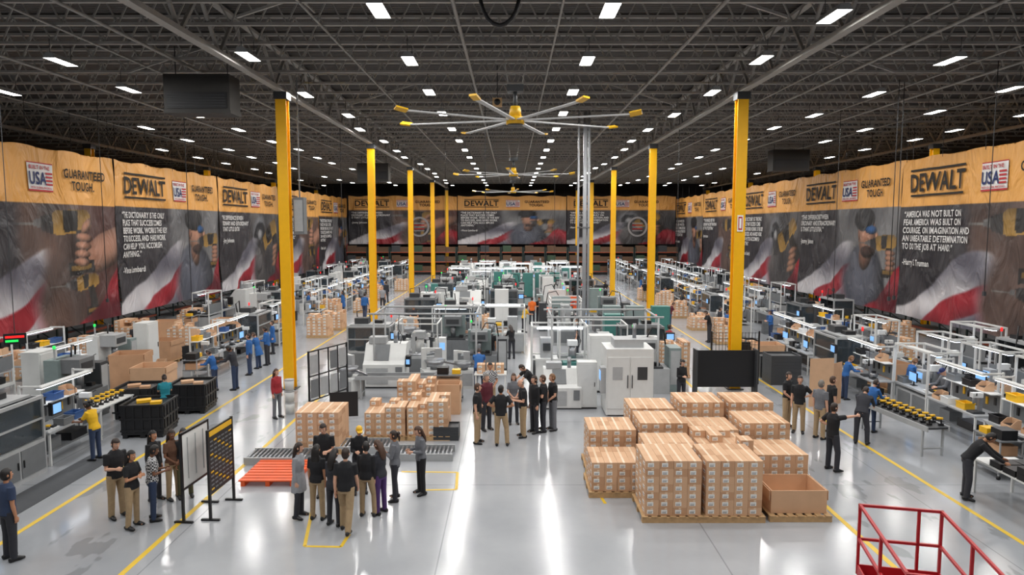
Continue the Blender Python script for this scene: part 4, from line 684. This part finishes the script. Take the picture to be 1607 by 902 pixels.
def press(base, colm, box):
    TP = thing('press_machine', 'x', 'machine'); MB().box(0, .1, 0, 1.7, 1.2, .95, base).build('base', TP); MB().box(-.4, -.51, .15, .7, .02, .7, grey).build('door', TP); MB().box(0, .45, .95, 1.1, .45, 1.1, colm).build('column', TP); MB().box(0, .05, 1.6, .8, .85, .45, base).box(0, -.38, 1.7, .6, .02, .22, dgrey).build('head', TP); MB().cyl((0, -.1, 1.1), (0, -.1, 1.6), .12, steel, 12).build('ram', TP); MB().box(0, -.15, .95, 1.2, .65, .08, dgrey).box(-.35, -.15, 1.03, .2, .3, .16, steel).box(.4, -.2, 1.03, .2, .2, .12, black).build('work_table', TP)
    MB().box(1.1, .2, 0, .45, .9, 1.7, box).box(1.1, -.26, .3, .36, .015, 1.3, lgrey).build('electric_cabinet', TP); MB().tube([(.9, .6, 1.7), (.8, .5, 2.3), (.3, .3, 2.4), (.1, .2, 2.05)], [.03]*4, black, 6).build('hose', TP); MB().cyl((-.4, .4, 2.05), (-.4, .4, 2.4), .03, lgrey, 6).cyl((-.4, .4, 2.4), (-.4, .4, 2.5), .045, greenlamp, 8).build('beacon', TP); return proto(TP)
TP, TD = press(lgrey, white, gcab), press(grey, gcab, dgrey)
SM = thing('grinding_machine', 'x', 'machine'); MB().prism([(-.75, .08), (.75, .08), (.75, 1.95), (.05, 1.95), (-.5, 1.25), (-.75, 1.1)], -.95, .95, white).build('housing', SM); MB().prism([(-.52, 1.25), (.0, 1.9), (-.01, 1.92), (-.53, 1.27)], -.5, .2, grey).build('window', SM); MB().box(.7, -.78, .5, .3, .05, .5, grey).build('access_panel', SM); MB().box(-.3, -.765, .2, 1.0, .02, .75, lgrey).build('door', SM)
MB().box(1.08, -.3, .95, .22, .4, .5, black).box(1.08, -.51, 1.08, .16, .01, .22, screen).bar((.95, -.2, 1.2), (1.05, -.25, 1.2), .05, grey).build('control_panel', SM); MB().box(-.4, .3, 1.95, .8, .6, .3, lgrey).build('extractor', SM); MB().cyl((.4, .3, 1.95), (.4, .3, 2.5), .1, steel, 10).build('duct', SM); MB().box(0, 0, 0, 1.8, 1.4, .08, dgrey).build('base', SM); proto(SM)
RT = thing('rotary_assembly_table', 'x', 'machine'); MB().box(0, 0, 0, 1.8, 1.8, .85, lgrey).box(0, -.91, .15, 1.4, .015, .6, grey).build('base', RT); MB().cyl((0, 0, .85), (0, 0, .93), .8, steel, 24).build('turntable', RT); MB().cyl((0, 0, .93), (0, 0, 1.5), .22, white, 14).box(0, 0, 1.5, .5, .5, .3, lgrey).build('centre_column', RT)
for k in range(7):
    a = 2*PI*k/7; x, y = .68*math.cos(a), .68*math.sin(a); MB().box(x, y, .93, .12, .12, .55+.18*(k % 3), (white, dgrey, lgrey)[k % 3], a).box(x*.85, y*.85, 1.35+.12*(k % 2), .2, .12, .16, (dgrey, white, black)[k % 3], a).build('tool_post', RT)
mb = MB()
for sx_ in (-.87, .87):
    for sy in (-.87, .87): mb.box(sx_, sy, .85, .05, .05, 1.36, white)
for s in (-.87, .87): mb.box(0, s, 2.2, 1.8, .05, .05, white).box(s, 0, 2.2, .05, 1.8, .05, white)
mb.build('frame', RT); MB().box(1.05, -.5, 0, .3, .4, 1.6, white).box(1.05, -.71, 1.1, .22, .012, .3, screen).build('control_panel', RT); proto(RT)
TC = thing('tool_cart', 'x', 'cart')
for z in (.15, .55, .95): MB().box(0, 0, z, 1.0, .6, .03, grey).build('shelf', TC)
for sx_ in (-.48, .48):
    for sy in (-.28, .28): MB().box(sx_, sy, .1, .03, .03, .9, lgrey).build('post', TC); MB().cyl((sx_-.02, sy, .05), (sx_+.02, sy, .05), .05, black, 8).build('caster', TC)
MB().box(-.2, 0, .98, .4, .4, .25, black).build('load', TC); MB().box(.28, .05, .98, .3, .3, .15, ytote).build('load', TC); MB().box(0, 0, .58, .8, .45, .25, card2).build('load', TC); proto(TC)
def cabinet(m):
    t = thing('control_cabinet', 'x', 'cabinet'); MB().box(0, 0, .08, .9, .6, 2.1, m).build('body', t); d_ = MB().box(0, -.31, .15, .82, .02, 1.95, m).build('door', t); MB().box(.33, -.33, 1.05, .03, .03, .2, black).build('handle', d_); MB().box(0, 0, 0, .9, .6, .08, black).build('plinth', t); return proto(t)
CT, CG, CWH = cabinet(teal), cabinet(gcab), cabinet(white)
OL = thing('lift_table', 'x', 'lift table'); MB().box(0, 0, 0, 1.8, .9, .25, orangep).build('base', OL); MB().box(0, 0, .85, 2.0, 1.0, .14, orangep).build('platform', OL)
for s in (-.35, .35): MB().bar((-.8, s, .22), (.8, s, .88), .09, orangep).build('scissor_arm', OL); MB().bar((-.8, s*.8, .88), (.8, s*.8, .22), .09, orangep).build('scissor_arm', OL)
MB().bar((-1.0, 0, .9), (-1.25, 0, 1.5), .05, black).build('handle', OL); proto(OL)
HF = thing('guard_frame', 'x', 'frame'); mb = MB()
for sx_ in (-1.1, 0, 1.1):
    for sy in (-.6, .6): mb.box(sx_, sy, 0, .06, .06, 2.32, white)
for sy in (-.6, .6): mb.box(0, sy, 2.3, 2.26, .06, .06, white).box(0, sy, 1.0, 2.26, .05, .05, white)
for sx_ in (-1.1, 1.1): mb.box(sx_, 0, 2.3, .06, 1.22, .06, white)
mb.build('frame', HF); MB().box(0, .58, .1, 2.1, .02, .85, lgrey).box(-1.09, 0, .1, .02, 1.18, .85, lgrey).build('panel', HF); MB().box(-.5, 0, 0, .9, .9, 1.0, white).box(-.5, .1, 1.0, .5, .5, .8, lgrey).box(-.5, -.18, 1.3, .3, .1, .3, dgrey).build('press_unit', HF); MB().box(.55, 0, 0, .8, .8, .85, teal).cyl((.55, 0, .85), (.55, 0, 1.5), .16, steel, 10).box(.55, 0, 1.5, .4, .4, .2, white).build('drive_unit', HF); MB().box(0, -.6, 2.24, 1.8, .12, .06, lampm).build('light_bar', HF); proto(HF)
GN = thing('pipe_gantry', 'x', 'gantry')
for sx_ in (-2, 2):
    for sy in (-1.2, 1.2): MB().cyl((sx_, sy, 0), (sx_, sy, 2.9), .04, lgrey, 8).build('post', GN)
MB().cyl((-2.2, -1.2, 2.9), (2.2, -1.2, 2.9), .04, lgrey, 8).cyl((-2.2, 1.2, 2.9), (2.2, 1.2, 2.9), .04, lgrey, 8).cyl((-2, -1.2, 2.88), (-2, 1.2, 2.88), .04, lgrey, 8).cyl((2, -1.2, 2.88), (2, 1.2, 2.88), .04, lgrey, 8).build('rail', GN); MB().tube([(-1, -1.2, 2.9), (-1.05, -1.15, 2.3), (-.9, -1.1, 2.0), (-1, -1.1, 1.7)], [.015]*4, black, 5).build('cable', GN); proto(GN)
RK = thing('storage_rack', 'x', 'storage rack')
for s in (-1.35, 1.35):
    mb = MB()
    for y in (-.5, .5): mb.box(s, y, 0, .08, .08, 3.6, rackgr)
    for k in range(4): mb.bar((s, -.5, .2+k*.85), (s, .5, .9+k*.85), .04, rackgr)
    mb.build('upright_frame', RK)
for k in range(3):
    for y in (-.5, .5): MB().box(0, y, .35+1.25*k, 2.62, .05, .12, rackor).build('beam', RK)
    MB().box(0, 0, .47+1.25*k, 2.6, .95, .02, grey).build('shelf', RK)
proto(RK)
KINDS = dict(WB=(WB, 'white lit workbench', .91), AS=(AS, 'white framed assembly station', .91), AM=(AM, 'glazed light grey machine', 0), AD=(AD, 'glazed dark grey machine', 0), FD=(FD, 'white bowl feeder', 0), FR=(FR, 'white sloped flow rack', 0), CV=(CV, 'grey belt conveyor', .85), HF=(HF, 'white guarded press cell', 0), NC=(NC, 'white enclosed machining unit', 0), CT=(CT, 'teal control cabinet', 0), CG=(CG, 'grey-green control cabinet', 0), CW=(CWH, 'white control cabinet', 0), TP=(TP, 'pale column press', 0), TD=(TD, 'dark grey column press', 0), SM=(SM, 'white sloped grinding machine', 0), RT=(RT, 'rotary assembly table', 0), TC=(TC, 'grey tool cart', 0), GN=(GN, 'grey pipe gantry', 0), OL=(OL, 'orange lift table', 0))
CNT = {}; WID = dict(TC=1.0, CT=1.0, CG=1.0, CW=1.0, FD=1.6)
def put(k, x, y, rz, row, items=True, sc=None):
    p, base, zt = KINDS[k]; n = CNT.get((k, row), 0); CNT[k, row] = n+1; r = math.radians(rz)
    dup(p, (x, y, 0), r, '%s, %s of its kind from camera in the %s' % (base, ORD[n], row), base+'s in the '+row, sc=sc)
    if not items: return
    M = Matrix.Translation((x, y, 0)) @ Matrix.Rotation(r, 4, 'Z'); where = 'on the %s %s of the %s' % (ORD[n], base.split()[-1], row)
    if zt and y < 66:
        ch = rnd.sample(INAMES, 4 if y < 45 else 3); sl = [(-.85, -.15), (-.3, -.22), (.3, -.12), (.8, -.15)] if k != 'AS' else [(-.75, -.25), (-.25, -.25), (.75, -.2), (.75, .2)]
        if zt == .85: sl = [(-1.1, 0), (-.4, 0), (.3, 0), (1.0, 0)]
        for c, (u, v) in zip(dict.fromkeys(ch), sl): dup(ITEM[c], M @ V((u, v, zt)), r+rnd.uniform(-.1, .1), c+' '+where, 'bench items')
        if k == 'WB':
            for c, u in zip(rnd.sample(['yellow plastic tote', 'blue plastic tote', 'black plastic tote', 'grey plastic tote', 'white plastic tote', 'brown cardboard parts box', 'worn cardboard parts box'], 3), (-.75, 0, .6)): dup(ITEM[c], M @ V((u, .22, 1.53)), r, c+' on top shelf '+where.replace('on the', 'of the'), 'bench items')
    if k == 'FR' and y < 62:
        for lv_ in range(3):
            for u in (-.6, 0, .6):
                c = ('black', 'grey', 'yellow', 'white', 'blue')[(lv_*2+int(u*2)+n) % 5]; dup(ITEM[c+' plastic tote'], M @ V((u, -.2, .45+.5*lv_+.015)), r, c+' tote, %s shelf up, %s %s' % (FST[lv_], {-.6: 'left', 0: 'middle', .6: 'right'}[u], where), 'rack totes')
BUSY = [(-20.6, -15, 30.5, 37.5), (-13.4, -10.5, 37.8, 42.6), (-13.4, -11, 45.5, 47.6), (10.8, 12.6, 35.5, 37.5), (17, 19, 30.5, 32.5), (18.5, 20.5, 43.5, 45.5)]
def row(nm, x, y0, y1, step, rz, kinds):
    y = y0
    while y < y1:
        k = rnd.choice(kinds)
        if not any(a-.6 < x < b_+.6 and c-1.2 < y < d+1.2 for a, b_, c, d in BUSY): put(k, x+rnd.uniform(-.15, .15), y, rz, nm)
        y += step if k not in WID else WID[k]*.9+step*.35
row('left aisle row', -12.9, 27.3, 88, 2.5, 90, ['WB', 'WB', 'AS', 'AS', 'AM', 'TC', 'WB'])
row('left middle row', -15.9, 20, 88, 2.5, 90, ['WB', 'AS', 'TP', 'CV', 'AM', 'AS', 'CW', 'FR', 'FD'])
row('left outer row', -19.2, 19, 88, 2.7, -90, ['WB', 'AS', 'CV', 'AD', 'FR', 'SM', 'TC', 'AS'])
row('right aisle row', 13.0, 24.6, 88, 2.5, -90, ['WB', 'WB', 'AS', 'AS', 'AM', 'TC', 'WB'])
row('right middle row', 16.3, 18, 88, 2.5, -90, ['WB', 'AS', 'WB', 'CV', 'AS', 'FR', 'AD', 'FD'])
row('right outer row', 19.5, 19, 88, 2.7, 90, ['WB', 'AS', 'CV', 'WB', 'FR', 'AM', 'TC', 'AS'])
for y in (13.9, 16.2): put('AM', -12.6, y, 90, 'left foreground')
put('WB', -12.5, 18.6, 90, 'left foreground'); put('TC', -14.2, 19.6, 90, 'left foreground'); put('WB', -14.4, 17.2, 90, 'left foreground edge'); put('CV', -14.6, 14.6, 90, 'left foreground edge'); put('AS', -16.7, 17.4, 90, 'left foreground edge'); put('TD', -14.2, 21.9, 90, 'left foreground')
put('WB', 13.6, 17.6, -90, 'right foreground'); put('WB', 13.6, 20.2, -90, 'right foreground'); put('AS', 13.9, 22.6, -90, 'right foreground'); put('CV', 11.4, 19.6, 97, 'right aisle edge', False); put('TC', 12.4, 17.0, 90, 'right foreground'); put('AM', 13.2, 15.3, -90, 'right foreground')
for s, d in ((-1, 'left'), (1, 'right')):
    for i in range(16):
        y = 25.3+2.9*i; x = s*(14.45+.25*(i % 3)); c = ('grey plastic tote', 'brown cardboard parts box', 'black plastic tote', 'white plastic tote', 'worn cardboard parts box')[i % 5]
        for l in range(2+i % 3): dup(ITEM[c], (x, y, l*(.253 if 'box' in c else .202)), rnd.uniform(-.06, .06), '%s, %s up in the %s floor stack behind %s aisle benches' % (c, FST[l], ORD[i], d), 'floor stacks behind the benches')
one('anti_fatigue_mat', MB().box(0, 0, 0, .8, 5.5, .012, rubber), 'dark rubber mat before the left foreground machines', 'mat', (-11.25, 15.6, 0))
def table(loc, rz, w, d, label):
    t = thing('table', label, 'table', loc, rz); legs4(t, w, d, .8, white); MB().box(0, 0, .8, w, d, .04, white).build('tabletop', t)
table((-12.7, 21.0, 0), PI/2, 1.8, .7, 'white table carrying black and yellow drills beside the black bins')
for i in range(12):
    dup(DR, (-12.55-.3*(i % 2), 20.3+.26*(i//2), .84), rnd.uniform(-.3, .3), 'yellow and black power drill on white table, %s along, %s row' % (FST[i//2], ('aisle', 'back')[i % 2]), 'drills on the white table')
for i in range(20):
    yy = -1.25+.27*(i//2); dup(DR, (11.27+.3*(i % 2)-.12*yy, 19.6+yy, .85), PI+rnd.uniform(-.3, .3), 'power drill on the right tool conveyor, %s along, %s row' % (FST[i//2], ('aisle', 'inner')[i % 2]), 'drills on the right tool conveyor')
table((11.45, 14.6, 0), PI/2, 2.4, 1.0, 'white table piled with black cases at far right foreground')
KC = thing('tool_case', 'x', 'case'); MB().box(0, 0, 0, .48, .36, .14, black).build('shell', KC); MB().box(0, -.19, .05, .14, .03, .04, dgrey).build('handle', KC)
for x in (-.15, .15): MB().box(x, -.182, .06, .06, .01, .05, ytote).build('latch', KC)
proto(KC)
for i in range(12): dup(KC, (11.2+.5*(i % 2), 13.8+.42*(i//2 % 4)+.0, .84+.145*(i//8)), rnd.uniform(-.08, .08), 'black tool case on far right table, %s along, %s, %s layer' % (FST[i//2 % 4], ('aisle side', 'wall side')[i % 2], ('bottom', 'top')[i//8]), 'black cases on right table')
o = thing('led_sign', 'black hanging sign with red and green lights at far left', 'sign', (-15.9, 21.6, 2.55), .5); MB().box(0, 0, 0, .6, .08, .34, black).build('casing', o); MB().box(0, -.045, .2, .5, .01, .07, redlamp).box(-.08, -.045, .07, .34, .01, .07, greenlamp).build('display', o); MB().cyl((0, 0, .34), (0, 0, 9.4), .012, dgrey, 5).build('hanger', o)
# centre
def at(px, py): p = G(px, py); return p.x, p.y
CF = 'centre foreground'
put('NC', 3.9, 22.9, 0, CF, False, sc=(.82, .9, 1.08)); put('CW', 2.6, 23.4, 0, CF, sc=.75); put('SM', 1.75, 23.6, 0, CF, sc=.68); put('TP', 5.1, 25.8, 0, CF); put('HF', 1.9, 27.4, 0, CF); put('GN', 3.5, 26.6, 0, CF); put('CW', 3.4, 25.8, 0, CF); put('RT', 3.9, 28.8, 0, CF); put('AD', 5.6, 29.6, 0, CF)
LC = 'left centre cluster'
put('SM', -5.0, 26.8, 0, LC, sc=.85); put('FD', -3.0, 26.2, 20, LC, sc=.9); put('CV', -4.2, 24.7, 0, LC, False); put('RT', -4.0, 29.2, 0, LC); put('TD', -1.4, 28.9, 0, LC, sc=.9); put('FD', -6.1, 24.9, -20, LC, sc=.9); put('GN', -3.4, 27.6, 0, LC); put('AM', -6.2, 29.8, 0, LC); put('FD', -1.9, 26.5, 0, LC, sc=.8); put('TC', -2.3, 24.4, 0, LC)
x, y = at(1035, 545); put('CT', x, y, 0, 'centre right'); x, y = at(995, 545); put('CG', x, y, 0, 'centre right'); put('CG', 5.2, 35.4, 0, 'centre right'); put('CT', 4.8, 32.0, 0, 'centre right')
table((-.8, 25.2, 0), 0, 1.2, .7, 'small white table with cartons behind the central circle')
for i in range(6): dup(KT, (-1.15+.35*(i % 3), 25.2, .84+.172*(i//3)), 0, 'carton on small white table, %s from left, %s layer' % (FST[i % 3], ('bottom', 'top')[i//3]), 'cartons on small table')
OCC = []
for i, (x, y) in enumerate(((-2.2, 66), (.3, 66), (3, 68), (5.8, 68), (-5, 66), (-3, 74), (1, 74), (5, 76))): put('HF', x, y, 0, 'far hall end')
for x, y in ((2.9, 44.2), (4.9, 52.0)): put('OL', x, y, 15, 'right walkway side'); OCC.append((x, y))
for x, y in ((.3, 60.5), (1.4, 60.5), (2.5, 60.8), (-5.8, 49), (-1.2, 62), (3.8, 61)): put('CT', x, y, 0, 'far walkway'); OCC.append((x, y))
for nm, xs, y0, ks in (('left centre row', -5.3, 32.2, ['TP', 'SM', 'RT', 'AD', 'FD', 'CW', 'TC', 'TD']), ('inner left centre row', -2.9, 32.0, ['RT', 'TD', 'AM', 'CV', 'SM', 'AS', 'CG', 'FD']), ('walkway row', -.5, 34.0, ['HF', 'TP', 'RT', 'AD', 'CW', 'FD', 'TC', 'TD']), ('inner right centre row', 3.0, 37.0, ['TD', 'FD', 'NC', 'AS', 'RT', 'AD', 'CW', 'TP']), ('right centre row', 5.6, 38.3, ['AD', 'SM', 'AS', 'TD', 'CG', 'TC', 'CV', 'RT'])):
    y = y0+rnd.uniform(-.4, .4)
    while y < 64:
        k = rnd.choice(ks)
        if not any(abs(q[0]+.6-xs) < 1.7 and abs(q[1]+.6-y) < 1.7 for q in LOADS) and not any(abs(q[0]-xs) < 2 and abs(q[1]-y) < 1.6 for q in OCC) and rnd.random() > .14: put(k, xs+rnd.uniform(-.2, .2), y, rnd.choice((0, 0, 0, 180)), nm, y < 54)
        y += (1.3 if k in ('CW', 'CG', 'TC') else 2.1)+rnd.uniform(0, .4)
    for y in (70.5, 78.5, 81.5): put(rnd.choice(['AS', 'SM', 'TP', 'CT']), xs, y, 0, nm, False)
# racks
for i in range(15): dup(RK, (-20.3+2.9*i, 89.5, 0), 0, 'tall orange-beamed storage rack under back banner, %s from left' % FST[i], 'back wall racks')
for s, d in ((-1, 'left'), (1, 'right')):
    for i in range(9): dup(RK, (s*24.3, 24+5*i, 0), PI/2, 'storage rack behind the %s banners, %s from camera' % (d, ORD[i]), d+' racks')
RLM = []
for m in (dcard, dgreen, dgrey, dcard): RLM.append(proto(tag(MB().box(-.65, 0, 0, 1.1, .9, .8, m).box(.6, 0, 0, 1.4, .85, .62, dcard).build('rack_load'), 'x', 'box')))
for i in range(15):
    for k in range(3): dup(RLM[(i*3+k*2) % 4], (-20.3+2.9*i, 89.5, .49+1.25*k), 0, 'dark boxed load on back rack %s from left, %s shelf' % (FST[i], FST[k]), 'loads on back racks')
# boards, signs
def leg(t, x, y, h): MB().box(x, y, 0, .05, .05, h, black).box(x, y, 0, .06, .4, .04, black).build('leg', t)
t = thing('notice_board', 'white notice board in black frame standing in left aisle', 'notice board', (-6.96, 14.6, 0), math.radians(86)); leg(t, -.55, 0, 1.95); leg(t, .55, 0, 1.95); pn = MB().box(0, 0, .75, 1.08, .03, 1.15, paper)
for k in range(3): pn.box(-.32+k*.32, -.02, .9, .015, .01, .9, lgrey)
pn.build('panel', t); MB().box(0, 0, 1.9, 1.15, .05, .05, black).build('top_rail', t); MB().box(0, 0, .7, 1.15, .05, .05, black).build('bottom_rail', t)
t = thing('schedule_board', 'dark schedule board with gold header and pale rows in left aisle', 'notice board', (-6.45, 14.72, 0), math.radians(87)); leg(t, -.55, 0, 1.98); leg(t, .55, 0, 1.98); MB().box(0, 0, .55, 1.06, .03, 1.42, black).build('panel', t); MB().box(0, -.02, 1.82, 1.02, .012, .11, ytote).build('header', t); mb = MB()
for k in range(12):
    for q in range(6): mb.box(-.43+q*.17, -.02, .64+k*.095, .12, .01, .03, grey if (k*5+q) % 4 else ytote)
mb.build('row_marks', t)
t = thing('display_board', 'open black frame holding pale sheets beside left column', 'notice board', (-6.3, 23.1, 0), math.radians(66)); leg(t, -1.0, 0, 2.2); leg(t, 1.0, 0, 2.2); mb = MB()
for z in (.5, 1.32, 2.15): mb.box(0, 0, z, 2.05, .04, .04, black)
for x in (-.5, 0, .5): mb.box(x, 0, .5, .03, .04, 1.68, black)
mb.build('frame', t)
for k in range(4):
    for q in range(2):
        if (k*2+q) % 5 != 3: MB().box(-.75+k*.5, -.02, .6+q*.82, .38, .01, .62, lgrey if (k+q) % 3 else grey).build('sheet', t)
t = thing('easel_sign', 'low black easel sign before the left board', 'sign', (-5.5, 21.9, 0), .2); MB().box(0, 0, .1, .9, .03, .8, black, 0, -.15).build('panel', t)
for s in (-.4, .4): MB().bar((s, .1, .8), (s, .4, 0), .04, black).build('leg', t)
t = thing('partition_board', 'wide black partition board beside the right column base', 'partition', (8.05, 25.4, 0)); MB().box(0, 0, .25, 2.3, .05, 1.4, black).build('panel', t)
for s in (-1.13, 1.13): MB().box(s, 0, 0, .06, .5, 1.7, dgrey).build('leg', t)
t = thing('mesh_guard', 'black steel mesh guard around right column base', 'guard', (8.9, 26.9, 0)); mb = MB()
for k in range(15): mb.box(-.9+k*.13, 0, .1, .015, .015, 2.0, black)
for k in range(9): mb.box(0, 0, .15+k*.24, 1.85, .015, .015, black)
mb.build('mesh', t)
for s in (-.95, .95): MB().box(s, 0, 0, .05, .05, 2.15, black).build('post', t)
BK = thing('bucket', 'x', 'bucket'); MB().cyl((0, 0, 0), (0, 0, .36), .14, white, 14, .16).build('pail', BK); MB().cyl((0, 0, .36), (0, 0, .39), .165, lgrey, 14).build('lid', BK); proto(BK)
for l in range(3): dup(BK, (-7.5, 22.6, l*.392), 0, 'white lidded bucket, %s in stack near left column' % ('bottom', 'middle', 'top')[l], 'stacked buckets')
# red scissor lift
t = thing('scissor_lift', 'red scissor lift with guard rails in lower right corner', 'lift', (5.52, 8.75, 0), math.radians(-13)); w, d = 1.1, 2.1
MB().box(0, 0, .2, w*.8, d, .35, red).build('chassis', t)
for sx_ in (-.45, .45):
    for sy in (-.7, .7): MB().cyl((sx_-.06, sy, .19), (sx_+.06, sy, .19), .19, black, 16).build('wheel', t)
for s in (-.35, .35): MB().bar((s, -.9, .55), (s, .9, .98), .07, red).build('scissor_arm', t); MB().bar((s+.08, .9, .55), (s+.08, -.9, .98), .07, red).build('scissor_arm', t)
MB().box(0, 0, 1.0, w, d, .07, red).build('platform', t); mb = MB()
for sx_ in (-w/2, .25, w/2):
    for sy in (-d/2, d/2): mb.box(sx_, sy, 1.07, .038, .038, 1.07, red)
for sx_ in (-w/2, w/2): mb.box(sx_, 0, 1.07, .038, .038, 1.07, red)
for z in (1.6, 2.12):
    for s in (-1, 1): mb.box(0, s*d/2, z, w+.04, .038, .038, red).box(s*w/2, 0, z, .038, d, .038, red)
for s in (-1, 1): mb.box(0, s*d/2, 1.07, w, .02, .15, red).box(s*w/2, 0, 1.07, .02, d, .15, red)
mb.build('guard_rail', t)
one('carton_pile', REST, 'lower and hidden brown cartons inside the foreground pallet stacks', 'cartons', kind='stuff')
for o in PROTO: bpy.data.objects.remove(o)
# ------------------------------------------------------------ camera, world
w = bpy.data.worlds.new('World'); S.world = w; w.use_nodes = True; w.node_tree.nodes['Background'].inputs[0].default_value = (.5, .53, .6, 1); w.node_tree.nodes['Background'].inputs[1].default_value = .2
cd = bpy.data.cameras.new('Camera'); cd.sensor_width = 36; cd.lens = F/1607*36; cd.clip_end = 300; co = bpy.data.objects.new('Camera', cd); C.objects.link(co)
co.location = (0, 0, HC); co.rotation_euler = (PI/2-P, 0, 0); S.camera = co
S.view_settings.view_transform = 'Standard'; S.view_settings.exposure = 0
